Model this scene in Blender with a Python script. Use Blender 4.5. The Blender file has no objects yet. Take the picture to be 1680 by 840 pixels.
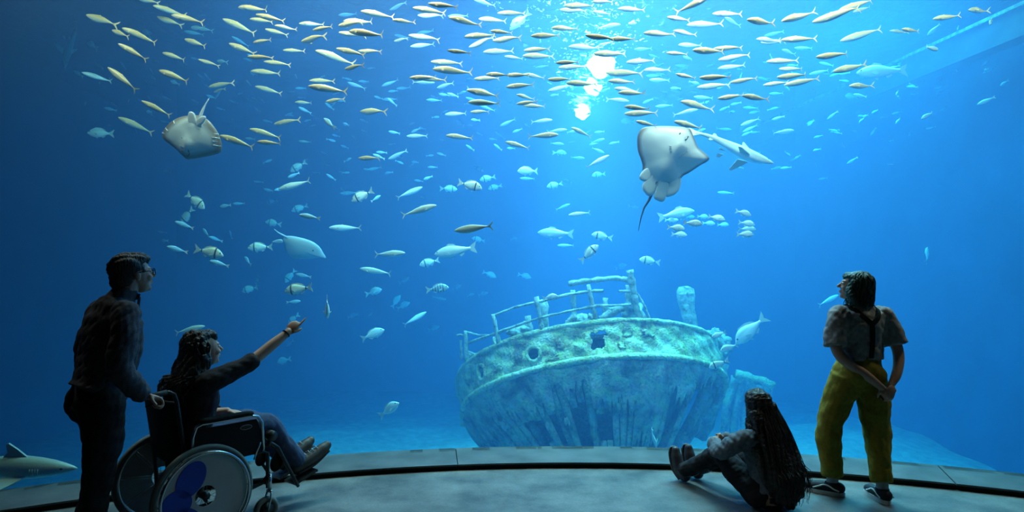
import bpy, bmesh, math, random
import numpy as np
from mathutils import Vector, Matrix

S = bpy.context.scene
COL = S.collection
R = math.radians
F = 1000.0            # focal length in pixels of the 1680x840 frame
CAMZ = 1.58           # camera height
HOR = 465.0           # pixel row of the horizon

# ---------------------------------------------------------------- camera
cam_data = bpy.data.cameras.new('camera')
cam = bpy.data.objects.new('camera', cam_data)
COL.objects.link(cam)
cam.location = (0, 0, CAMZ)
cam.rotation_euler = (R(90), 0, 0)
cam_data.sensor_width = 36.0
cam_data.lens = 36.0 * F / 1680.0
cam_data.shift_y = (HOR - 420.0) / 1680.0
cam_data.clip_end = 200
S.camera = cam

# ---------------------------------------------------------------- world and exposure
world = bpy.data.worlds.new('world')
S.world = world
world.use_nodes = True
world.node_tree.nodes['Background'].inputs[0].default_value = (0.02, 0.03, 0.05, 1)
world.node_tree.nodes['Background'].inputs[1].default_value = 0.02
vs = S.view_settings
vs.view_transform = 'Standard'
vs.look = 'None'
vs.exposure = 0.0
vs.gamma = 1.0
vs.use_curve_mapping = False
cy = S.cycles
cy.max_bounces = 6
cy.diffuse_bounces = 2
cy.glossy_bounces = 3
cy.transmission_bounces = 4
cy.volume_bounces = 1
cy.transparent_max_bounces = 16
cy.caustics_reflective = False
cy.caustics_refractive = False
cy.sample_clamp_indirect = 4.0
cy.use_denoising = True

# ---------------------------------------------------------------- lamps over the tank and in the hall, and added fill lights
def lamp(name, kind, loc, power, color, aim=None, **kw):
    d = bpy.data.lights.new(name, kind)
    d.energy = power
    d.color = color
    for k, v in kw.items():
        setattr(d, k, v)
    o = bpy.data.objects.new(name, d)
    COL.objects.link(o)
    o.location = loc
    if aim is not None:
        o.rotation_euler = (Vector(aim) - Vector(loc)).to_track_quat('-Z', 'Y').to_euler()
    return o

LIGHTS = [
    # name, kind, location, power, colour, aim, extras
    ('tank_floodlight', 'SPOT', (1.95, 14.6, 8.2), 27000, (0.85, 0.95, 1.0), (1.2, 12.0, -1.5), dict(spot_size=R(32), spot_blend=0.8, shadow_soft_size=0.45)),
    ('tank_top_light', 'AREA', (1.6, 10.4, 8.8), 1850, (0.60, 0.90, 1.0), (1.4, 10.2, 0), dict(shape='RECTANGLE', size=3.0, size_y=2.0, spread=R(90))),
    ('tank_top_light_east', 'AREA', (6.0, 10.5, 8.8), 1800, (0.30, 0.92, 1.0), (5.4, 10.0, 0), dict(shape='RECTANGLE', size=2.0, size_y=4.0, spread=R(100))),
    ('tank_top_light_west', 'AREA', (-3.6, 10.5, 8.8), 230, (0.35, 0.75, 1.0), (-3.6, 10, 0), dict(shape='RECTANGLE', size=3.0, size_y=3.0, spread=R(100))),
    ('tank_front_fill', 'AREA', (0.6, 8.3, 8.8), 800, (0.85, 0.95, 1.0), (0.6, 8.3, 0), dict(shape='RECTANGLE', size=5.0, size_y=0.6, spread=R(80))),  # unseen light added to brighten the mid-water fish
    ('window_fill_light', 'AREA', (-4.2, 4.75, 5.7), 165, (1.0, 0.80, 0.58), (-2.9, 7.2, 3.0), dict(shape='RECTANGLE', size=2.0, size_y=0.25)),  # unseen lights added over the pane to brighten fish and rays from the front
    ('window_fill_light', 'AREA', (-1.3, 5.85, 5.9), 340, (1.0, 0.80, 0.58), (-0.9, 8.3, 3.0), dict(shape='RECTANGLE', size=2.0, size_y=0.25)),
    ('window_fill_light', 'AREA', (2.2, 5.85, 5.9), 380, (1.0, 0.82, 0.62), (1.9, 8.3, 3.0), dict(shape='RECTANGLE', size=2.0, size_y=0.25)),
    ('window_fill_light', 'AREA', (5.2, 4.75, 5.7), 220, (1.0, 0.80, 0.58), (4.0, 7.2, 3.0), dict(shape='RECTANGLE', size=2.0, size_y=0.25)),
    ('hall_downlight', 'AREA', (-0.5, -2.5, 4.9), 2.2, (1.0, 0.70, 0.52), (-0.5, 2.0, 0), dict(shape='RECTANGLE', size=5.0, size_y=1.0)),
]
for n, k, loc, p, c, aim, kw in LIGHTS:
    lamp(n, k, loc, p, c, aim, **kw)

# ---------------------------------------------------------------- helpers
def pw(px, py, D):
    """The world point that shows at pixel px, py when it stands D metres in front of the camera."""
    return Vector(((px - 840.0) / F * D, D, CAMZ + (HOR - py) / F * D))

def link(name, me, mat=None, parent=None, loc=None, rot=None, smooth=True):
    o = bpy.data.objects.new(name, me)
    COL.objects.link(o)
    if mat is not None and me is not None and not me.materials:
        me.materials.append(mat)
    if parent is not None:
        o.parent = parent
    if loc is not None:
        o.location = loc
    if rot is not None:
        o.rotation_euler = rot
    return o

def tag(o, label=None, cat=None, group=None, kind=None):
    if label: o['label'] = label
    if cat: o['category'] = cat
    if group: o['group'] = group
    if kind: o['kind'] = kind
    return o

def empty(name, loc=(0, 0, 0), rz=0.0):
    o = bpy.data.objects.new(name, None)
    COL.objects.link(o)
    o.location = loc
    o.rotation_euler = (0, 0, rz)
    o.empty_display_size = 0.1
    return o

class MB:
    """Collects shapes and links them as one mesh object."""
    def __init__(self):
        self.v, self.f = [], []
    def add(self, v, f):
        n = len(self.v)
        self.v += [tuple(p) for p in v]
        self.f += [tuple(i + n for i in q) for q in f]
        return self
    def box(self, c, s, M=None):
        c = Vector(c); h = Vector(s) / 2
        vs = [Vector((x, y, z)) for z in (-h.z, h.z) for y in (-h.y, h.y) for x in (-h.x, h.x)]
        if M is not None: vs = [M @ v for v in vs]
        return self.add([v + c for v in vs], [(0, 2, 3, 1), (4, 5, 7, 6), (0, 1, 5, 4), (2, 6, 7, 3), (0, 4, 6, 2), (1, 3, 7, 5)])
    def tube(self, pts, r, n=8, closed=False, cap=True, flat=None):
        """A tube along pts; r a number or one per point; flat = (a, b) scales of the section's two axes."""
        pts = [Vector(p) for p in pts]
        m = len(pts)
        rr = [r] * m if isinstance(r, (int, float)) else list(r)
        t0 = (pts[1] - pts[0]).normalized()
        up = Vector((0, 0, 1)) if abs(t0.z) < 0.9 else Vector((1, 0, 0))
        side = t0.cross(up).normalized()
        rings = []
        for i in range(m):
            if closed: t = (pts[(i + 1) % m] - pts[i - 1]).normalized()
            else: t = (pts[min(i + 1, m - 1)] - pts[max(i - 1, 0)]).normalized()
            side = (side - t * side.dot(t))
            side = side.normalized() if side.length > 1e-6 else t.orthogonal().normalized()
            b = t.cross(side)
            fa, fb = flat if flat else (1, 1)
            rings.append([pts[i] + (side * math.cos(a) * fa + b * math.sin(a) * fb) * rr[i] for a in [2 * math.pi * k / n for k in range(n)]])
        vs = [p for q in rings for p in q]
        fs = []
        for i in range(m if closed else m - 1):
            a, b = i * n, ((i + 1) % m) * n
            for k in range(n):
                k2 = (k + 1) % n
                fs.append((a + k, a + k2, b + k2, b + k))
        if not closed and cap:
            fs.append(tuple(range(n - 1, -1, -1)))
            fs.append(tuple((m - 1) * n + k for k in range(n)))
        return self.add(vs, fs)
    def ell(self, c, s, M=None, nu=16, nv=10):
        c = Vector(c)
        vs, fs = [], []
        for j in range(1, nv):
            th = math.pi * j / nv
            for i in range(nu):
                ph = 2 * math.pi * i / nu
                p = Vector((s[0] * math.sin(th) * math.cos(ph), s[1] * math.sin(th) * math.sin(ph), s[2] * math.cos(th)))
                vs.append((M @ p if M is not None else p) + c)
        top = len(vs); p = Vector((0, 0, s[2])); vs.append((M @ p if M is not None else p) + c)
        bot = len(vs); p = Vector((0, 0, -s[2])); vs.append((M @ p if M is not None else p) + c)
        for j in range(nv - 2):
            for i in range(nu):
                a, b = j * nu + i, j * nu + (i + 1) % nu
                fs.append((a, a + nu, b + nu, b))
        for i in range(nu):
            fs.append((top, i, (i + 1) % nu))
            fs.append((bot, (nv - 2) * nu + (i + 1) % nu, (nv - 2) * nu + i))
        return self.add(vs, fs)
    def loft(self, rings, cap=True, closed=True):
        n = len(rings[0])
        vs = [p for q in rings for p in q]
        fs = []
        for i in range(len(rings) - 1):
            for k in range(n if closed else n - 1):
                k2 = (k + 1) % n
                fs.append((i * n + k, i * n + k2, (i + 1) * n + k2, (i + 1) * n + k))
        if cap:
            fs.append(tuple(range(n - 1, -1, -1)))
            fs.append(tuple((len(rings) - 1) * n + k for k in range(n)))
        return self.add(vs, fs)
    def prism(self, outline, t, M=None, c=(0, 0, 0)):
        """A flat outline (x, z) of thickness t along y."""
        n = len(outline); c = Vector(c)
        vs = [Vector((x, s * t / 2, z)) for s in (-1, 1) for x, z in outline]
        if M is not None: vs = [M @ v for v in vs]
        fs = [tuple(range(n)), tuple(range(2 * n - 1, n - 1, -1))]
        fs += [(i, i + n, (i + 1) % n + n, (i + 1) % n) for i in range(n)]
        return self.add([v + c for v in vs], fs)
    def mesh(self, name, smooth=True):
        me = bpy.data.meshes.new(name)
        me.from_pydata(self.v, [], self.f)
        bm = bmesh.new(); bm.from_mesh(me)
        bmesh.ops.recalc_face_normals(bm, faces=bm.faces)
        bm.to_mesh(me); bm.free()
        if smooth:
            me.shade_smooth()
        me.update()
        return me
    def build(self, name, mat=None, parent=None, smooth=True, auto=None, **kw):
        me = self.mesh(name, smooth)
        if auto is not None:
            me.set_sharp_from_angle(angle=R(auto))
        return link(name, me, mat, parent, **kw)

# ---------------------------------------------------------------- materials
def material(name):
    m = bpy.data.materials.new(name)
    m.use_nodes = True
    nt = m.node_tree
    return m, nt, nt.nodes['Principled BSDF'], nt.nodes['Material Output']

def setp(b, **kw):
    names = dict(rough='Roughness', metal='Metallic', spec='Specular IOR Level', coat='Coat Weight', sheen='Sheen Weight')
    for k, v in kw.items():
        b.inputs[names[k]].default_value = v

def plain(name, col, rough=0.6, metal=0.0, spec=0.4, vary=0.0, scale=20.0, bump=0.0, bscale=60.0):
    """One colour with optional grain (vary) and fine relief (bump)."""
    m, nt, b, out = material(name)
    b.inputs['Base Color'].default_value = (*col, 1)
    setp(b, rough=rough, metal=metal, spec=spec)
    N = nt.nodes.new; L = nt.links.new
    tc = N('ShaderNodeTexCoord')
    if vary:
        t = N('ShaderNodeTexNoise'); t.inputs['Scale'].default_value = scale; t.inputs['Detail'].default_value = 5
        L(tc.outputs['Object'], t.inputs['Vector'])
        r = N('ShaderNodeValToRGB')
        r.color_ramp.elements[0].position = 0.3; r.color_ramp.elements[1].position = 0.7
        r.color_ramp.elements[0].color = (*[c * (1 - vary) for c in col], 1)
        r.color_ramp.elements[1].color = (*[min(1, c * (1 + vary)) for c in col], 1)
        L(t.outputs['Fac'], r.inputs['Fac']); L(r.outputs['Color'], b.inputs['Base Color'])
    if bump:
        t = N('ShaderNodeTexNoise'); t.inputs['Scale'].default_value = bscale; t.inputs['Detail'].default_value = 4
        L(tc.outputs['Object'], t.inputs['Vector'])
        bp = N('ShaderNodeBump'); bp.inputs['Strength'].default_value = bump; bp.inputs['Distance'].default_value = 0.02
        L(t.outputs['Fac'], bp.inputs['Height']); L(bp.outputs['Normal'], b.inputs['Normal'])
    return m
# ================================================================ the hall and the tank
CX, CY = 0.52, -2.50          # centre of the curved window
RF, RP, RT = 7.71, 8.13, 8.25 # ledge front, pane inner face, pane outer face
LEDGE = 0.05
A0, A1 = R(-51), R(51)
SURF = 6.6                    # water surface
SAND = -2.1

def arc(r, a0=A0, a1=A1, n=60):
    return [(CX + r * math.sin(a0 + (a1 - a0) * i / n), CY + r * math.cos(a0 + (a1 - a0) * i / n)) for i in range(n + 1)]

def curved_block(r0, r1, z0, z1, a0=A0, a1=A1, n=60):
    m = MB()
    rings = []
    for (x0, y0), (x1, y1) in zip(arc(r0, a0, a1, n), arc(r1, a0, a1, n)):
        rings.append([Vector((x0, y0, z0)), Vector((x1, y1, z0)), Vector((x1, y1, z1)), Vector((x0, y0, z1))])
    return m.loft(rings)

# floor: worn grey screed, slightly glossy
def mat_floor():
    m, nt, b, out = material('screed')
    N = nt.nodes.new; L = nt.links.new
    tc = N('ShaderNodeTexCoord')
    t1 = N('ShaderNodeTexNoise'); t1.inputs['Scale'].default_value = 2.6; t1.inputs['Detail'].default_value = 8; t1.inputs['Roughness'].default_value = 0.65
    t2 = N('ShaderNodeTexNoise'); t2.inputs['Scale'].default_value = 60; t2.inputs['Detail'].default_value = 4
    L(tc.outputs['Object'], t1.inputs['Vector']); L(tc.outputs['Object'], t2.inputs['Vector'])
    r = N('ShaderNodeValToRGB')
    r.color_ramp.elements[0].position = 0.35; r.color_ramp.elements[1].position = 0.68
    r.color_ramp.elements[0].color = (0.045, 0.05, 0.055, 1); r.color_ramp.elements[1].color = (0.185, 0.19, 0.185, 1)
    L(t1.outputs['Fac'], r.inputs['Fac'])
    mx = N('ShaderNodeMix'); mx.data_type = 'RGBA'; mx.blend_type = 'MULTIPLY'; mx.inputs['Factor'].default_value = 0.45
    r2 = N('ShaderNodeValToRGB'); r2.color_ramp.elements[0].position = 0.3; r2.color_ramp.elements[1].position = 0.7
    r2.color_ramp.elements[0].color = (0.5, 0.5, 0.5, 1)
    L(t2.outputs['Fac'], r2.inputs['Fac'])
    L(r.outputs['Color'], mx.inputs['A']); L(r2.outputs['Color'], mx.inputs['B'])
    L(mx.outputs['Result'], b.inputs['Base Color'])
    rr = N('ShaderNodeMapRange'); rr.inputs['To Min'].default_value = 0.42; rr.inputs['To Max'].default_value = 0.7
    L(t1.outputs['Fac'], rr.inputs['Value']); L(rr.outputs['Result'], b.inputs['Roughness'])
    bp = N('ShaderNodeBump'); bp.inputs['Strength'].default_value = 0.12; bp.inputs['Distance'].default_value = 0.01
    L(t2.outputs['Fac'], bp.inputs['Height']); L(bp.outputs['Normal'], b.inputs['Normal'])
    return m

M_FLOOR = mat_floor()
M_LEDGE = plain('ledge_stone', (0.085, 0.09, 0.09), rough=0.5, vary=0.35, scale=4, bump=0.1, bscale=90)
M_NEAR_BLACK = plain('near_black', (0.012, 0.012, 0.013), rough=0.7)  # near-black, for the recessed kerb and the lamp fittings
M_HALL = plain('dark_hall_paint', (0.02, 0.02, 0.025), rough=0.8)
M_TANKWALL = plain('tank_concrete', (0.02, 0.08, 0.17), rough=0.9, vary=0.3, scale=1.2, bump=0.4, bscale=8)

fl = MB()
pts = [(-7, -5), (7, -5)] + [(x, y) for x, y in reversed(arc(RF + 0.2, R(-57), R(57), 60))]
fl.add([(x, y, 0) for x, y in pts] + [(x, y, -0.2) for x, y in pts],
       [tuple(range(len(pts))), tuple(range(2 * len(pts) - 1, len(pts) - 1, -1))] +
       [(i, (i + 1) % len(pts), (i + 1) % len(pts) + len(pts), i + len(pts)) for i in range(len(pts))])
tag(fl.build('floor', M_FLOOR, smooth=False), kind='structure')

# the ledge: slabs side by side on a dark recessed kerb
tag(curved_block(RF + 0.03, RP + 0.12, 0.0, LEDGE - 0.014).build('trim_1', M_NEAR_BLACK, smooth=False), kind='structure')
ledge = tag(empty('trim_2', (CX, CY, 0)), kind='structure')
NS = 7
for i in range(NS):
    a0 = A0 + (A1 - A0) * i / NS + 0.0006
    a1 = A0 + (A1 - A0) * (i + 1) / NS - 0.0006
    mb = curved_block(RF, RP + 0.10, LEDGE - 0.014, LEDGE, a0, a1, 14)
    mb.v = [(x - CX, y - CY, z) for x, y, z in mb.v]
    mb.build('ledge_slab', M_LEDGE, ledge, smooth=False)

# the acrylic pane
def mat_pane():
    m, nt, b, out = material('clear_acrylic')
    nt.nodes.remove(b)
    t = nt.nodes.new('ShaderNodeBsdfTransparent')
    t.inputs['Color'].default_value = (0.985, 0.99, 0.99, 1)
    nt.links.new(t.outputs[0], out.inputs['Surface'])
    return m
tag(curved_block(RP, RT - 0.005, LEDGE, 5.0).build('window_1', mat_pane(), smooth=True, auto=40), kind='structure')

# hall shell
def slab(name, c, s, mat):
    return tag(MB().box(c, s).build(name, mat, smooth=False), kind='structure')
slab('wall_back', (0, -5.1, 2.6), (14.4, 0.2, 5.2), M_HALL)
slab('wall_left', (-7.1, -1.0, 2.6), (0.2, 8.2, 5.2), M_HALL)
slab('wall_right', (7.1, -1.0, 2.6), (0.2, 8.2, 5.2), M_HALL)
hc = MB()
pts = [(-7, -5), (7, -5)] + [(x, y) for x, y in reversed(arc(RP, R(-57), R(57), 60))]
hc.add([(x, y, 5.0) for x, y in pts] + [(x, y, 5.2) for x, y in pts],
       [tuple(range(len(pts))), tuple(range(2 * len(pts) - 1, len(pts) - 1, -1))] +
       [(i, (i + 1) % len(pts), (i + 1) % len(pts) + len(pts), i + len(pts)) for i in range(len(pts))])
tag(hc.build('ceiling', M_HALL, smooth=False), kind='structure')
tag(curved_block(RP, RT + 0.1, 5.0, 9.6).build('wall_front', M_HALL, smooth=False), kind='structure')

# tank shell
arcw = arc(RT + 0.002, R(-50.5), R(50.5))
XL, XR, YB = -11.0, 9.3, 20.0
slab('wall_tank_back', ((XL + XR) / 2, YB + 0.2, 3.6), (XR - XL + 1, 0.4, 12.0), M_TANKWALL)
slab('wall_tank_left', (XL - 0.2, 11, 3.6), (0.4, 18.4, 12.0), M_TANKWALL)
slab('wall_tank_right', (XR + 0.2, 11, 3.6), (0.4, 18.4, 12.0), M_TANKWALL)
slab('wall_tank_front_left', ((XL + arcw[0][0]) / 2 - 0.1, arcw[0][1] - 0.15, 3.6), (arcw[0][0] - XL + 0.2, 0.3, 12.0), M_HALL)
slab('wall_tank_front_right', ((XR + arcw[-1][0]) / 2 + 0.1, arcw[-1][1] - 0.15, 3.6), (XR - arcw[-1][0] + 0.2, 0.3, 12.0), M_HALL)
slab('ceiling_tank', ((XL + XR) / 2, 11, 9.8), (XR - XL + 1, 19, 0.3), M_HALL)
tag(curved_block(RF + 0.2, RT + 0.1, SAND - 0.8, 0.0).build('wall_tank_plinth', M_TANKWALL, smooth=False), kind='structure')

# sandy bed
rng = np.random.default_rng(5)
def sand_height(x, y):
    h = SAND + 0.16 * math.sin(x * 0.7 + 1.3) * math.sin(y * 0.55) + 0.05 * math.sin(x * 2.1 + y * 1.3) + 0.03 * math.sin(3.7 * y - 1.9 * x)
    h += 0.55 * math.exp(-((x - 6.0) ** 2 / 6 + (y - 13.0) ** 2 / 5)) + 0.5 * math.exp(-((x + 4.0) ** 2 / 4 + (y - 13.5) ** 2 / 6))
    return h
sb = MB()
nx, ny = 100, 90
for j in range(ny + 1):
    for i in range(nx + 1):
        x = XL + (XR - XL) * i / nx; y = 2.4 + (YB - 2.4) * j / ny
        sb.v.append((x, y, sand_height(x, y)))
for j in range(ny):
    for i in range(nx):
        a = j * (nx + 1) + i
        sb.f.append((a, a + 1, a + nx + 2, a + nx + 1))
tag(sb.build('floor_tank', plain('pale_sand', (0.34, 0.34, 0.30), rough=0.95, vary=0.25, scale=6, bump=0.6, bscale=30)), kind='structure')

# water: body and rippled surface
def mat_water():
    m, nt, b, out = material('sea_water')
    nt.nodes.remove(b)
    N = nt.nodes.new; L = nt.links.new
    sc = N('ShaderNodeVolumeScatter'); ab = N('ShaderNodeVolumeAbsorption'); ad = N('ShaderNodeAddShader')
    sc.inputs['Color'].default_value = (0.20, 0.46, 1.0, 1); sc.inputs['Density'].default_value = 0.068; sc.inputs['Anisotropy'].default_value = 0.15
    ab.inputs['Color'].default_value = (0.0, 0.70, 0.90, 1); ab.inputs['Density'].default_value = 0.26
    L(sc.outputs[0], ad.inputs[0]); L(ab.outputs[0], ad.inputs[1]); L(ad.outputs[0], out.inputs['Volume'])
    return m
wb = MB()
foot = list(arcw) + [(XR - 0.002, arcw[-1][1] + 0.002), (XR - 0.002, YB - 0.002), (XL + 0.002, YB - 0.002), (XL + 0.002, arcw[0][1] + 0.002)]
n = len(foot)
wb.add([(x, y, SAND - 0.75) for x, y in foot] + [(x, y, SURF) for x, y in foot],
       [tuple(range(n)), tuple(range(2 * n - 1, n - 1, -1))] + [(i, (i + 1) % n, (i + 1) % n + n, i + n) for i in range(n)])
tag(wb.build('water', mat_water(), smooth=False), kind='structure')

def mat_surface():
    m, nt, b, out = material('rippled_surface')
    nt.nodes.remove(b)
    N = nt.nodes.new; L = nt.links.new
    tr = N('ShaderNodeBsdfTransparent'); gl = N('ShaderNodeBsdfGlass'); mx = N('ShaderNodeMixShader')
    gl.inputs['IOR'].default_value = 1.33; gl.inputs['Roughness'].default_value = 0.0
    mx.inputs['Fac'].default_value = 0.5
    tc = N('ShaderNodeTexCoord'); t = N('ShaderNodeTexNoise'); t.inputs['Scale'].default_value = 2.4; t.inputs['Detail'].default_value = 3; t.inputs['Distortion'].default_value = 0.8
    L(tc.outputs['Object'], t.inputs['Vector'])
    bp = N('ShaderNodeBump'); bp.inputs['Strength'].default_value = 1.0; bp.inputs['Distance'].default_value = 0.5
    L(t.outputs['Fac'], bp.inputs['Height']); L(bp.outputs['Normal'], gl.inputs['Normal'])
    L(tr.outputs[0], mx.inputs[1]); L(gl.outputs[0], mx.inputs[2]); L(mx.outputs[0], out.inputs['Surface'])
    return m
sf = MB()
nx, ny = 160, 140
for j in range(ny + 1):
    for i in range(nx + 1):
        x = XL + (XR - XL) * i / nx; y = 2.9 + (YB - 2.9) * j / ny
        z = SURF - 0.01 + 0.025 * math.sin(2.3 * x + 1.1 * y) + 0.02 * math.sin(3.9 * y - 1.7 * x + 1) + 0.012 * math.sin(6.1 * x + 4.3 * y)
        sf.v.append((x, y, z - 0.03))
for j in range(ny):
    for i in range(nx):
        a = j * (nx + 1) + i
        sf.f.append((a, a + 1, a + nx + 2, a + nx + 1))
tag(sf.build('water_surface', mat_surface()), kind='structure')

# the concrete beam along the tank's side
bm_ = MB()
p0, p1 = Vector((8.9, 9.0, 6.2)), Vector((7.2, 19.5, 6.2))
d = (p1 - p0).normalized(); s = d.cross(Vector((0, 0, 1)))
rings = [[p + s * a + Vector((0, 0, b)) for a, b in ((0, 0.10), (0.35, 0.10), (0.35, -0.40), (0, -0.40))] for p in (p0, p1)]
bm_.loft(rings)
tag(bm_.build('tank_beam', plain('beam_concrete', (0.07, 0.10, 0.11), rough=0.9, vary=0.3, scale=3, bump=0.3, bscale=10), smooth=False), kind='structure')

rail = MB()  # paler strip that paints in the lit line along the beam's top edge
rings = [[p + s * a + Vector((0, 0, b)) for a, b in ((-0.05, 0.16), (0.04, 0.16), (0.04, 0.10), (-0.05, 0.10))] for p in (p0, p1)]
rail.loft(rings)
tag(rail.build('tank_beam_lit_strip', plain('painted_lit_edge', (0.25, 0.45, 0.35), rough=0.9, vary=0.5, scale=12, bump=0.5, bscale=20), smooth=False), kind='structure')

# light patches built as floodlamps; lens outlines imitate glints broken by ripples
def lamp_head(px, py, D, r_, label):
    root = empty('floodlamp', pw(px, py, D))
    hd = Matrix.Rotation(R(-62), 3, 'X')
    h = MB()
    prof = [(r_ * 0.25, -0.30), (r_ * 0.45, -0.24), (r_ * 0.55, -0.06), (r_ * 0.55, 0.02), (r_ * 0.5, 0.02)]
    h.loft([[hd @ Vector((q * math.cos(a), q * math.sin(a), -z)) for a in [6.2832 * k / 20 for k in range(20)]] for q, z in prof])
    h.build('housing', M_NEAR_BLACK, root)
    m, nt, b, out = material('glint_lens')
    b.inputs['Base Color'].default_value = (1, 1, 1, 1)
    b.inputs['Emission Color'].default_value = (1.0, 0.97, 0.92, 1); b.inputs['Emission Strength'].default_value = 60
    q_ = random.Random(int(px)); am = [q_.uniform(0.62, 1.25) for _ in range(20)]
    am = [(am[k - 1] + 2 * am[k] + am[(k + 1) % 20]) / 4 for k in range(20)]
    l = MB(); l.loft([[hd @ Vector((r_ * 1.15 * am[k] * math.cos(a), r_ * am[k] * math.sin(a), z)) for k, a in enumerate([6.2832 * k / 20 for k in range(20)])] for z in (-0.035, -0.03)])
    l.build('lens', m, root, smooth=False)
    MB().tube([hd @ Vector((0, 0, 0.2)), Vector((0, YB - D - 0.02, hd[2][2] * 0.2 + (YB - D) * (py - HOR) / F * -1))], 0.025, 8).build('bracket', M_NEAR_BLACK, root)
    tag(root, label, 'lamp')
lamp_head(986, 108, 16.6, 0.34, 'topmost glaring white light patch built as a floodlamp over the water at the head of the light shaft')
lamp_head(972, 143, 17.4, 0.24, 'middle glaring light patch built as a floodlamp between the other two at the head of the light shaft')
lamp_head(955, 183, 17.6, 0.22, 'lowest glaring light patch built as a floodlamp where the light shaft begins')
# ================================================================ the wreck
WR = random.Random(3)
WM = Matrix.Translation((1.41, 11.14, -0.076)) @ Matrix.Rotation(0.07, 4, 'Z') @ Matrix.Rotation(-0.5265, 4, 'X') @ Matrix.Rotation(-0.0527, 4, 'Y')
HW, HB, BAND, LOW = 2.372, 2.10, 0.547, 1.9
SIDE = 1.8                       # length of the straight side behind the round stern
ARC = 3.5                        # developed length given to the round part

def hull(u, v, out=0.0):
    """Point of the hull in the wreck's own frame. u: -1..1 round the stern from port to starboard; v: 0 deck edge, 1 rub rail, 2 keel."""
    if v <= 1.0:
        s = 1.0 - 0.04 * v; z = -BAND * v
    else:
        k = v - 1.0
        s = 0.955 - 0.70 * k ** 1.15; z = -BAND - LOW * k ** 0.92
    a = u * (SIDE + ARC)
    if abs(a) <= ARC:
        th = a / ARC * math.pi / 2
        p = Vector((HW * s * math.sin(th), -HB * s * math.cos(th), z))
        n = Vector((math.sin(th) / HW, -math.cos(th) / HB, 0)).normalized()
    else:
        p = Vector((math.copysign(HW * s, a), abs(a) - ARC, z)); n = Vector((math.copysign(1, a), 0, 0))
    n = (n + Vector((0, 0, -0.75 if v > 1 else -0.08))).normalized()
    return p + n * out

def to_px(p):
    q = WM @ p
    return 840 + F * q.x / q.y, HOR - F * (q.z - CAMZ) / q.y

_tab = [(u / 200, v / 20, *to_px(hull(u / 200, v / 20))) for u in range(-160, 161) for v in range(0, 31)]
def find(px, py):
    """u, v of the hull point that shows at a pixel."""
    return min(((a - px) ** 2 + (b - py) ** 2, u, v) for u, v, a, b in _tab)[1:]

def mat_hull(name, base, pale, rust, scale=3.0):
    m, nt, b, out = material(name)
    N = nt.nodes.new; L = nt.links.new
    tc = N('ShaderNodeTexCoord')
    def noise(s, d=6, dist=0.0):
        t = N('ShaderNodeTexNoise'); t.inputs['Scale'].default_value = s; t.inputs['Detail'].default_value = d; t.inputs['Distortion'].default_value = dist; t.inputs['Roughness'].default_value = 0.62
        L(tc.outputs['Object'], t.inputs['Vector']); return t
    n1, n2, n3 = noise(scale, 7, 0.4), noise(scale * 2.7, 6), noise(scale * 9, 5)
    r = N('ShaderNodeValToRGB'); e = r.color_ramp.elements
    e[0].position = 0.34; e[0].color = (*rust, 1); e[1].position = 0.66; e[1].color = (*pale, 1)
    k = e.new(0.46); k.color = (*base, 1)
    L(n1.outputs['Fac'], r.inputs['Fac'])
    mx = N('ShaderNodeMix'); mx.data_type = 'RGBA'; mx.blend_type = 'OVERLAY'; mx.inputs['Factor'].default_value = 0.75
    L(r.outputs['Color'], mx.inputs['A']); L(n2.outputs['Color'], mx.inputs['B'])
    g = N('ShaderNodeValToRGB'); g.color_ramp.elements[0].position = 0.36; g.color_ramp.elements[1].position = 0.48
    g.color_ramp.elements[0].color = (0.12, 0.14, 0.1, 1)
    L(n3.outputs['Fac'], g.inputs['Fac'])
    m2 = N('ShaderNodeMix'); m2.data_type = 'RGBA'; m2.blend_type = 'MULTIPLY'; m2.inputs['Factor'].default_value = 0.5
    L(mx.outputs['Result'], m2.inputs['A']); L(g.outputs['Color'], m2.inputs['B'])
    L(m2.outputs['Result'], b.inputs['Base Color'])
    setp(b, rough=0.9, spec=0.2)
    ad = N('ShaderNodeMath'); ad.operation = 'ADD'; L(n2.outputs['Fac'], ad.inputs[0]); L(n3.outputs['Fac'], ad.inputs[1])
    bp = N('ShaderNodeBump'); bp.inputs['Strength'].default_value = 0.9; bp.inputs['Distance'].default_value = 0.06
    L(ad.outputs[0], bp.inputs['Height']); L(bp.outputs['Normal'], b.inputs['Normal'])
    return m
M_HULL = mat_hull('hull_patina', (0.62, 0.60, 0.26), (0.82, 0.84, 0.55), (0.22, 0.17, 0.10))
M_PLANK = mat_hull('hull_planking', (0.30, 0.34, 0.26), (0.55, 0.58, 0.42), (0.10, 0.10, 0.09), 2.2)
M_CRUST = mat_hull('crusted_iron', (0.62, 0.64, 0.48), (0.92, 0.92, 0.78), (0.32, 0.28, 0.2), 9)
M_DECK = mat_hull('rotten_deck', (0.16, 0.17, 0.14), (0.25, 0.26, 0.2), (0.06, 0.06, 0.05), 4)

wreck = empty('shipwreck')
wreck.matrix_world = WM
tag(wreck, 'sunken ship stern with green crusted plating, portholes and bent railings', 'shipwreck')

def rough(m, a, seed=0):
    """Uneven the points a little so that old iron does not look machined."""
    q = random.Random(seed)
    m.v = [(x + q.uniform(-a, a), y + q.uniform(-a, a), z + q.uniform(-a, a)) for x, y, z in m.v]
    return m

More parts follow.
